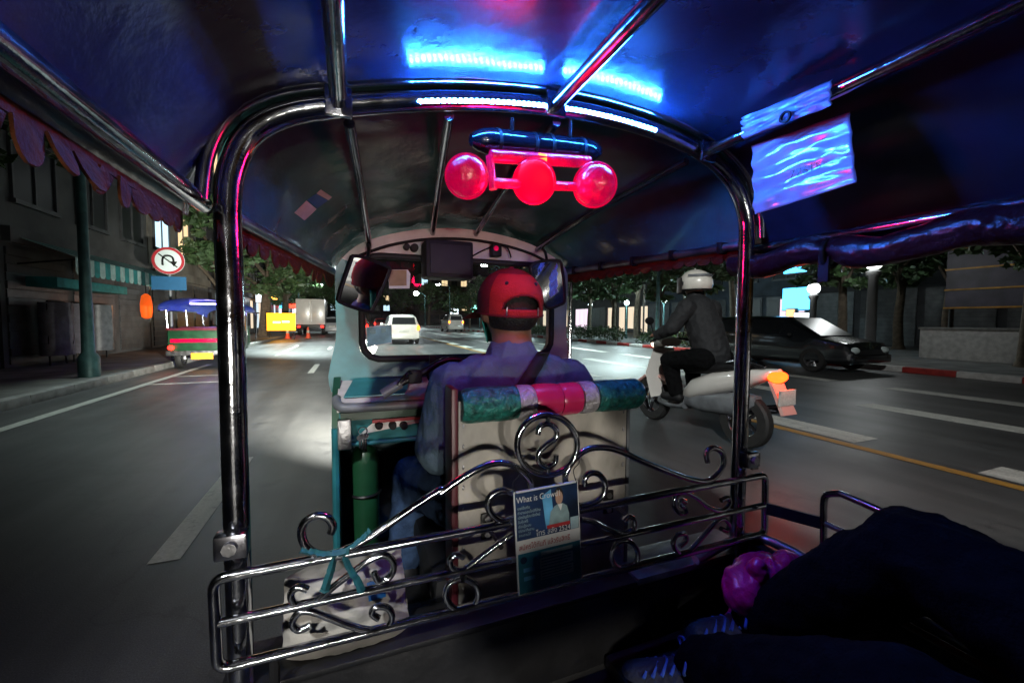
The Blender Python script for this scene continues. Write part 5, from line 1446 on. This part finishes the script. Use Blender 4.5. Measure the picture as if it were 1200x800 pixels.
# ---------------------------------------------------------------- white carrier bag tied to the rail with a teal ribbon
M['bag_white'] = mat('bag_white', (.42, .40, .37), .4, 0, .2, 8, bump=.3, bscale=20)
M['ribbon'] = mat('ribbon_teal', (.004, .075, .095), .7, 0, .25, 20, bump=.2)
M['blue_print'] = mat('blue_print', (.01, .17, .55), .4, 0, .1, 20)
bag = thing('carrier_bag', 'white plastic carrier bag with blue print tied to the rail by a teal ribbon', 'bag', at(400, 790, Y=.88))
bc = [at(x, y, Y=.915) for x, y in ((334, 678), (470, 640), (482, 760), (330, 790))]
def bag_rows(off, sgn_):
    rows = []
    for j in range(25):
        v = j / 24
        row = []
        for i in range(29):
            u = i / 28
            p = bc[0].lerp(bc[1], u).lerp(bc[3].lerp(bc[2], u), v)
            bul = .012 * min(1, 8 * u * (1 - u)) + .032 * (math.sin(math.pi * u) ** .6) * (math.sin(math.pi * (.12 + .88 * v)) ** .7)
            w = .007 * noise.noise((u * 6 + off, v * 3, off)) + .004 * noise.noise((u * 14, v * 9, off)) + .004 * math.sin(u * 26 + 3 * noise.noise((u * 2, v * 2, off))) * (1 - v)
            row.append(p + Vector((.006 * noise.noise((v * 5, u, off)), sgn_ * (bul + w * math.sin(math.pi * u) * min(1, v * 4 + .3)), .010 * noise.noise((u * 5, off, 0)) * (1 - v))))
        rows.append(row)
    return rows
b = MB().grid(bag_rows(1, -1)); b.grid(bag_rows(2, 1))
b.build('bag_body', 'bag_white', bag, 60)
qs = bag_rows(1, -1)
MB().grid([[qs[j][i] + Vector((0, -.002, 0)) for i in range(19, 24)] for j in range(4, 9)]).build('blue_patch', 'blue_print', bag, 60)
rb = lambda pix, Y, w: MB().prism([at(*p, Y=Y) for p in pix], (0, .003, 0))
rbn = MB()
def strip_r(pix, w0, w1, Y, sd):
    c = catmull([at(x, y, Y=Y) for x, y in pix], 6)
    rows = [[], [], []]
    for k, p in enumerate(c):
        t = (c[min(k + 1, len(c) - 1)] - c[max(k - 1, 0)]).normalized()
        nrm = Vector((-t.z, 0, t.x)); w = w0 + (w1 - w0) * k / (len(c) - 1)
        for q, s in enumerate((-1, 0, 1)):
            f = .006 * noise.noise((k * .5, s * 2, sd)) + (.004 if s else -.003)
            rows[q].append(p + nrm * (w * s * (1 + .3 * noise.noise((k * .7, s, sd + 3)))) + Vector((0, f, 0)))
    rbn.grid(rows)
strip_r([(388, 650), (398, 649), (409, 646)], 0.0075, 0.0077, YR - .014, 1)
strip_r([(392, 650), (389, 664), (384, 680), (380, 694)], 0.0060, 0.0084, YR - .010, 2)
strip_r([(402, 650), (409, 666), (419, 682), (424, 694)], 0.0053, 0.0077, YR - .011, 3)
strip_r([(406, 646), (417, 638), (429, 628), (435, 621)], 0.0045, 0.0063, YR - .009, 4)
strip_r([(390, 650), (376, 650), (362, 647), (352, 645)], 0.0053, 0.0070, YR - .009, 5)
rbn.build('ribbon', 'ribbon', bag, 60)

# ---------------------------------------------------------------- magenta bag on the floor, green bottle in the cab
M['magenta'] = mat('magenta_plastic', (.60, .015, .17), .28, 0, .3, 9, bump=.25, bscale=26)
c = at(893, 678, Y=.74)
mb_ = thing('shopping_bag', 'bulging magenta plastic bag wedged below the rail against the side panel', 'bag', (c.x, c.y, .345))
blob('bag_body', [('e', (c.x, c.y, c.z), (.10, .06, .05)), ('c', (c.x - .07, c.y, c.z - .02), .042, (c.x + .07, c.y - .02, c.z + .012), .045), ('c', (c.x - .05, c.y, .42), .05, (c.x + .05, c.y, c.z - .03), .055), ('c', (c.x - .03, c.y - .02, c.z + .02), .03, (c.x - .055, c.y - .03, c.z + .065), .014), ('c', (c.x + .03, c.y - .02, c.z + .02), .03, (c.x + .05, c.y - .03, c.z + .06), .012)], 'magenta', mb_, .006, 2, .011, 17)
MB().tube(catmull([(c.x - .05, c.y - .055, c.z + .02), (c.x - .035, c.y - .075, c.z + .055), (c.x + .0, c.y - .072, c.z + .05), (c.x + .02, c.y - .066, c.z + .01)], 5), .006, 6).build('handle', 'magenta', mb_, 60)
gx = thing('gas_bottle', 'green metal gas bottle standing inside the cab under the dash', 'bottle', at(428, 600, Y=1.55))
c = at(428, 560, Y=1.55)
MB().lathe([(0, -.42), (.04, -.42), (.048, -.40), (.048, .07), (.04, .105), (.02, .125), (.016, .15), (0, .15)], 24, c=c).build('cylinder', 'green', gx, 50)
MB().box(c + Vector((-.02, -.02, .15)), c + Vector((.02, .02, .18)), bev=.006).build('valve', 'old_steel', gx)
MB().tube([c + Vector((.052 * math.cos(a), .052 * math.sin(a), -.05)) for a in [i * math.pi / 10 for i in range(20)]], .005, 6, closed=True).build('clamp', 'black_metal', gx)

# ================================================================ PEOPLE
# driver seen from behind
dx, dy = .458, 1.175
dv = thing('person', 'driver in red cap and blue shirt with black strap, seated at the handlebar', 'person', (dx, dy, .60))
hc = at(598, 362, Y=dy)
hz = hc.z
skinS = [('e', (dx, dy + .02, hz + .005), (.078, .098, .115)), ('c', (dx, dy + .005, hz - .05), .062, (dx, dy - .02, hz - .17), .066),
         ('e', (dx, dy + .075, hz - .045), (.055, .05, .055)), ('c', (dx, dy + .115, hz - .02), .012, (dx, dy + .125, hz - .035), .016)]
for s in (-1, 1):
    skinS += [('e', (dx + s * .083, dy + .01, hz - .012), (.014, .022, .034))]
sh_z = hz - .235
torso = [('c', (dx, dy - .06, .70), .13, (dx, dy - .03, .90), .135), ('c', (dx - .1, dy - .03, sh_z), .085, (dx + .1, dy - .03, sh_z), .085), ('c', (dx, dy - .03, .90), .14, (dx, dy - .03, sh_z - .03), .13),
         ('c', (dx - .06, dy - .035, sh_z - .1), .11, (dx + .06, dy - .035, sh_z - .1), .11), ('c', (dx, dy - .015, sh_z + .02), .085, (dx, dy - .01, sh_z + .075), .072)]
LS, RS = Vector((dx - .185, dy - .03, sh_z + .0)), Vector((dx + .185, dy - .03, sh_z + .0))
LE = at(500, 552, Y=1.10); LE = Vector((.225, 1.15, .86))
LH = Vector((.25, 1.36, .80))
RE = Vector((.72, 1.18, .88)); RH = Vector((.70, 1.35, H0 - .16))
sleeves = [('c', LS, .07, LE.lerp(LS, .12), .062), ('c', RS, .07, RE.lerp(RS, .12), .062)]
arms = [('c', LS, .055, LE, .046), ('c', LE, .044, LH, .03), ('c', RS, .055, RE, .046), ('c', RE, .044, RH, .03)]
def hand(w, d, up_, s):
    d = d.normalized(); side = d.cross(up_).normalized(); up2 = side.cross(d)
    L = [('c', w, .028, w + d * .05, .032)]
    pal = w + d * .06
    for f in range(4):
        b0 = pal + side * (.030 - .020 * f)
        ln = (.036, .042, .039, .03)[f]
        b1 = b0 + d * ln - up2 * .008; b2 = b1 + d * ln * .35 - up2 * ln * .75
        L += [('c', b0, .0095, b1, .009), ('c', b1, .009, b2, .008)]
    th = w + d * .02 + side * .03 * s
    L += [('c', th, .012, th + d * .035 + side * .018 * s, .010), ('c', th + d * .035 + side * .018 * s, .010, th + d * .06 + side * .008 * s - up2 * .012, .009)]
    return L
hands = hand(LH, Vector((.3, .9, -.25)), Vector((0, 0, 1)), 1) + hand(RH, Vector((0, 1, .1)), Vector((0, 0, 1)), -1)
LK, RK = Vector((.20, 1.42, .70)), Vector((.66, 1.42, .70))
legs = []
for hx, k, f in ((dx - .10, LK, Vector((.16, 1.40, .44))), (dx + .10, RK, Vector((.68, 1.42, .44)))):
    legs += [('c', (hx, dy - .02, .69), .095, k, .07), ('c', k, .066, f, .048)]
blob('body', skinS + torso[:1] + [(q[0], q[1], q[2] * .9, q[3], q[4] * .9) for q in torso[1:4]] + arms + hands, 'skin', dv, .010, 3)
blob('shirt', [(q[0], q[1], q[2] + .012, q[3], q[4] + .012) for q in torso] + [(q[0], q[1], q[2] + .006, q[3], q[4] + .006) for q in sleeves], 'shirt', dv, .0065, 5, .0055, 19, 3, (1, 1, .6))
blob('trousers', [(q[0], q[1], q[2] + .01, q[3], q[4] + .01) for q in legs] + [('c', (dx - .08, dy - .03, .69), .12, (dx + .08, dy - .03, .69), .12)], 'jeans', dv, .012, 5, .006, 14, 6)
for f in (Vector((.16, 1.40, .40)), Vector((.68, 1.42, .40))): blob('shoe', [('c', f + Vector((0, -.03, 0)), .042, f + Vector((0, .15, -.005)), .038)], 'black', dv, .010, 3)
# collar
col_rows = []
for j in range(7):
    v = j / 6
    col_rows.append([Vector((dx + (.080 - .012 * v) * math.sin(a), dy - .012 + .01 * v - (.080 - .010 * v) * math.cos(a), sh_z + .068 + .048 * v + .012 * math.cos(a) - .012)) for a in [R(-130 + 260 * i / 28) for i in range(29)]])
co = MB().grid(col_rows).build('collar', 'shirt', dv, 60)
co.modifiers.new('t', 'SOLIDIFY').thickness = .004
# hair under the cap
blob('hair', [('e', (dx, dy + .005, hz + .01), (.086, .095, .105)), ('e', (dx, dy - .03, hz - .02), (.076, .062, .055))], 'hair', dv, .009, 4)
# cap: crown with the rear opening and strap, two colour panels, brim in front
CC = Vector((dx, dy + .012, hz + .028))
CR = Vector((.100, .118, .098))
tilt = Matrix.Rotation(R(6), 3, 'X')
def capp(th, ph, k=1.): # th from top, ph=0 towards the rear
    p = Vector((CR.x * math.sin(th) * math.sin(ph), -CR.y * math.sin(th) * math.cos(ph), CR.z * math.cos(th))) * k
    if th > R(90): p = Vector((CR.x * math.sin(ph), -CR.y * math.cos(ph), -(th - R(90)) * .085)) * k
    return CC + tilt @ p
M['cap_dark'] = mat('cap_dark', (.12, .012, .014), .85, 0, .15, 40, bump=.3, bscale=220, spec=.2)
cb = MB()
NT, NP = 26, 72
thm = R(118)
for j in range(NT):
    for i in range(NP):
        t0, t1 = thm * j / NT, thm * (j + 1) / NT
        p0, p1 = 2 * math.pi * i / NP - math.pi, 2 * math.pi * (i + 1) / NP - math.pi
        tm, pm = (t0 + t1) / 2, (p0 + p1) / 2
        # half-moon opening at the back
        uu = pm / R(36); vv = (R(104) - tm) / R(26)
        if abs(uu) < 1 and 0 < vv < math.sqrt(max(0, 1 - uu * uu)): continue
        cb.add([capp(t0, p0), capp(t0, p1), capp(t1, p1), capp(t1, p0)], [(0, 1, 2, 3)], 0 if (tm > R(38) and abs(pm) < R(62)) else 1)
bm_ = bmesh.new()
cm = cb.mesh('cap', ['cap', 'cap_dark'], 0)
bm_.from_mesh(cm); bmesh.ops.remove_doubles(bm_, verts=bm_.verts[:], dist=.0004); bmesh.ops.recalc_face_normals(bm_, faces=bm_.faces[:]); bm_.to_mesh(cm); bm_.free()
cm.polygons.foreach_set('use_smooth', [True] * len(cm.polygons))
cap = link('cap', cm, dv)
cap.modifiers.new('t', 'SOLIDIFY').thickness = .003
MB().tube([capp(R(118), p, 1.0) for p in [2 * math.pi * i / 40 for i in range(40)]], .0035, 6, closed=True).build('cap_hem', 'cap_dark', cap, 60)
arcp = [capp(R(104) - R(26) * math.sqrt(max(0, 1 - (u * u))), u * R(36), 1.005) for u in [-1 + 2 * i / 20 for i in range(21)]]
MB().tube(arcp, .0028, 6).build('opening_trim', 'cap_dark', cap, 60)
for u in (-.80, .80):
    pp = [capp(R(100 + k * 4), u * R(36), 1.012) for k in range(5)]
    MB().tube(pp, .0024, 6).build('strap_buckle', 'old_steel', cap, 60)
for s in (-1, 1): MB().ell(capp(R(58), s * R(32), 1.0), (.006, .004, .006)).build('eyelet', 'black', cap)
MB().ell(capp(0, 0), (.008, .008, .005)).build('top_button', 'cap_dark', cap)
MB().grid([[capp(R(112), R(180) + a, k) + Vector((0, 0, -.012 * (k - 1) * 3)) for a in [R(-52 + 104 * i / 16) for i in range(17)]] for k in (1.0, 1.2, 1.42, 1.6)]).build('brim', 'cap_dark', cap, 60)
# teal face mask
mk = []
for j in range(8):
    v = j / 7
    mk.append([Vector((dx + (.083 - .02 * v) * math.sin(a), dy + .035 + (.100 - .018 * v) * math.cos(a) * (1 + .1 * math.sin(math.pi * v)), hz - .02 - .085 * v)) for a in [R(-80 + 160 * i / 20) for i in range(21)]])
M['mask'] = mat('mask_teal', (.03, .35, .30), .8, 0, .1, 30)
mo_ = MB().grid(mk).build('face_mask', 'mask', dv, 60)
mo_.modifiers.new('t', 'SOLIDIFY').thickness = .003
# black strap over the right shoulder blade, laid on the shirt
shirt_o = [o for o in dv.children if o.name.startswith('shirt')][0]
sv = BVHTree.FromPolygons([tuple(v.co) for v in shirt_o.data.vertices], [tuple(p.vertices) for p in shirt_o.data.polygons])
L_, R__ = [], []
for k in range(15):
    t = k / 14
    for lst, (ax_, bx_) in ((L_, (630, 598)), (R__, (645, 618))):
        px, py = ax_ + (bx_ - ax_) * t, 412 + (452 - 412) * t * 1.25
        h = sv.ray_cast(CAM, ray(px, py))
        lst.append((h[0] if h[0] else (lst[-1] if lst else at(px, py, Y=dy - .1))) - ray(px, py) * .006)
so = MB().grid([L_, R__]).build('shoulder_strap', 'strap', dv, 60)
so.modifiers.new('t', 'SOLIDIFY').thickness = .004

# passenger on the right: jeans and shoes in view, the rest beside the camera
pp = thing('person', 'seated passenger in dark blue jeans and laced shoes with feet against the partition', 'person', (.83, -.1, .345))
RKn, LKn = Vector((1.02, .43, .80)), Vector((.76, .32, .67))
RH_, LH_ = Vector((.94, -.14, .72)), Vector((.77, -.14, .71))
RA, LA = Vector((.975, .715, .475)), Vector((.76, .69, .44))
lg = [('c', RH_, .09, RKn, .068), ('c', LH_, .09, LKn, .066), ('c', RKn, .064, RKn.lerp(RA, .35), .066), ('c', RKn.lerp(RA, .35), .066, RA, .045), ('c', LKn, .07, LKn.lerp(LA, .35), .066), ('c', LKn.lerp(LA, .35), .066, LA, .045)]
hip = [('c', LH_ + Vector((.03, -.02, .02)), .12, RH_ + Vector((-.03, -.02, .02)), .12)]
tor = [('c', (.84, -.20, .86), .13, (.84, -.25, 1.1), .14), ('c', (.73, -.27, 1.2), .08, (.95, -.27, 1.2), .08), ('c', (.84, -.25, 1.1), .14, (.84, -.26, 1.2), .11)]
ams = []
for s, hnd in ((-1, Vector((.76, .10, .90))), (1, Vector((.96, .12, .95)))):
    sh_ = Vector((.84 + s * .17, -.27, 1.2)); el = Vector((.84 + s * .20, -.12, .97))
    ams += [('c', sh_, .058, el, .046), ('c', el, .043, hnd, .03)]
hd = [('c', (.84, -.25, 1.26), .055, (.84, -.22, 1.36), .052), ('e', (.84, -.20, 1.45), (.076, .095, .115)), ('c', (.84, -.105, 1.43), .012, (.84, -.10, 1.415), .016)]
hn = hand(Vector((.76, .10, .90)), Vector((0, 1, -.3)), Vector((0, 0, 1)), 1) + hand(Vector((.96, .12, .95)), Vector((0, 1, -.2)), Vector((0, 0, 1)), -1)
blob('body', lg + hip + tor + ams + hd + hn, 'skin', pp, .011, 3)
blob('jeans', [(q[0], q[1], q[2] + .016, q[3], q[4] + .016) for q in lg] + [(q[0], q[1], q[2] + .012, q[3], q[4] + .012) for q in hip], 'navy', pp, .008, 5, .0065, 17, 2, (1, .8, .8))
blob('shirt', [(q[0], q[1], q[2] + .014, q[3], q[4] + .014) for q in tor] + [(q[0], q[1], q[2] + .014, q[3], q[4] + .014) for q in (ams[0], ams[2])], 'rider_jacket', pp, .012, 5, .005, 14)
blob('hair', [('e', (.84, -.215, 1.475), (.085, .098, .105))], 'hair', pp, .012, 3)
M['shoe_cloth'] = mat('shoe_cloth', (.02, .024, .035), .8, 0, .3, 40, bump=.3)
M['lace'] = mat('shoe_lace', (.03, .09, .35), .6, 0, .2, 60)
M['sole'] = mat('shoe_sole', (.22, .22, .24), .7, 0, .2, 20)
for A, dr_ in ((RA, Vector((-.80, .55, 0)).normalized()), (LA, Vector((-.75, .60, 0)).normalized())):
    sd_ = Vector((-dr_.y, dr_.x, 0)); zf = A.z - .075
    base = Vector((A.x, A.y, zf))
    s_ = blob('shoe', [('c', base - dr_ * .04 + Vector((0, 0, .04)), .044, base + dr_ * .05 + Vector((0, 0, .036)), .044), ('c', base + dr_ * .05 + Vector((0, 0, .034)), .044, base + dr_ * .155 + Vector((0, 0, .012)), .034), ('c', base + Vector((0, 0, .05)), .046, A + Vector((0, 0, .0)), .046)], 'shoe_cloth', pp, .008, 3)
    for k in range(5):
        c0 = base + dr_ * (.045 + .02 * k) + Vector((0, 0, .083 - .008 * k))
        MB().tube(catmull([c0 - sd_ * .032 + Vector((0, 0, -.014)), c0 - dr_ * .004, c0 + sd_ * .032 + Vector((0, 0, -.014)) + dr_ * .01], 4), .0042, 6).build('lace', 'lace', s_, 60)
    for sg_ in (-1, 1):
        c0 = base + dr_ * .04 + Vector((0, 0, .092))
        MB().tube(catmull([c0, c0 + sd_ * sg_ * .03 + Vector((0, 0, .018)), c0 + sd_ * sg_ * .055 + dr_ * .01, c0 + sd_ * sg_ * .03 - Vector((0, 0, .012)), c0], 4), .0035, 6).build('lace_bow', 'lace', s_, 60)
    ol = [base + dr_ * (.06 + .125 * math.cos(a)) + sd_ * (.046 * math.sin(a)) + Vector((0, 0, -.026)) for a in [i * math.pi / 12 for i in range(24)]]
    MB().prism(ol, (0, 0, .022)).build('sole', 'sole', s_, 50)
MB().box((.60, .60, .3455), (1.08, .86, .385), bev=.01).build('foot_board', 'black_metal', tk)

# headlight of the tuk-tuk, lighting the lane ahead
hl = MB().lathe([(0, .10), (.06, .09), (.085, .03), (.085, 0), (.08, -.08), (.03, -.12)], 20, axis='Y', c=(.44, YF + .16, .86)).build('headlight', 'chrome', tk, 50)
MB().ell((.44, YF + .255, .86), (.078, .015, .078)).build('lens', 'lamp_warm', hl)
lamp_light('headlight_beam', (.44, YF + .30, .86), 19000, (1, .99, .88), .06, tk, 60, (-.45, 16, .6))
bpy.data.scenes.remove(TMP)
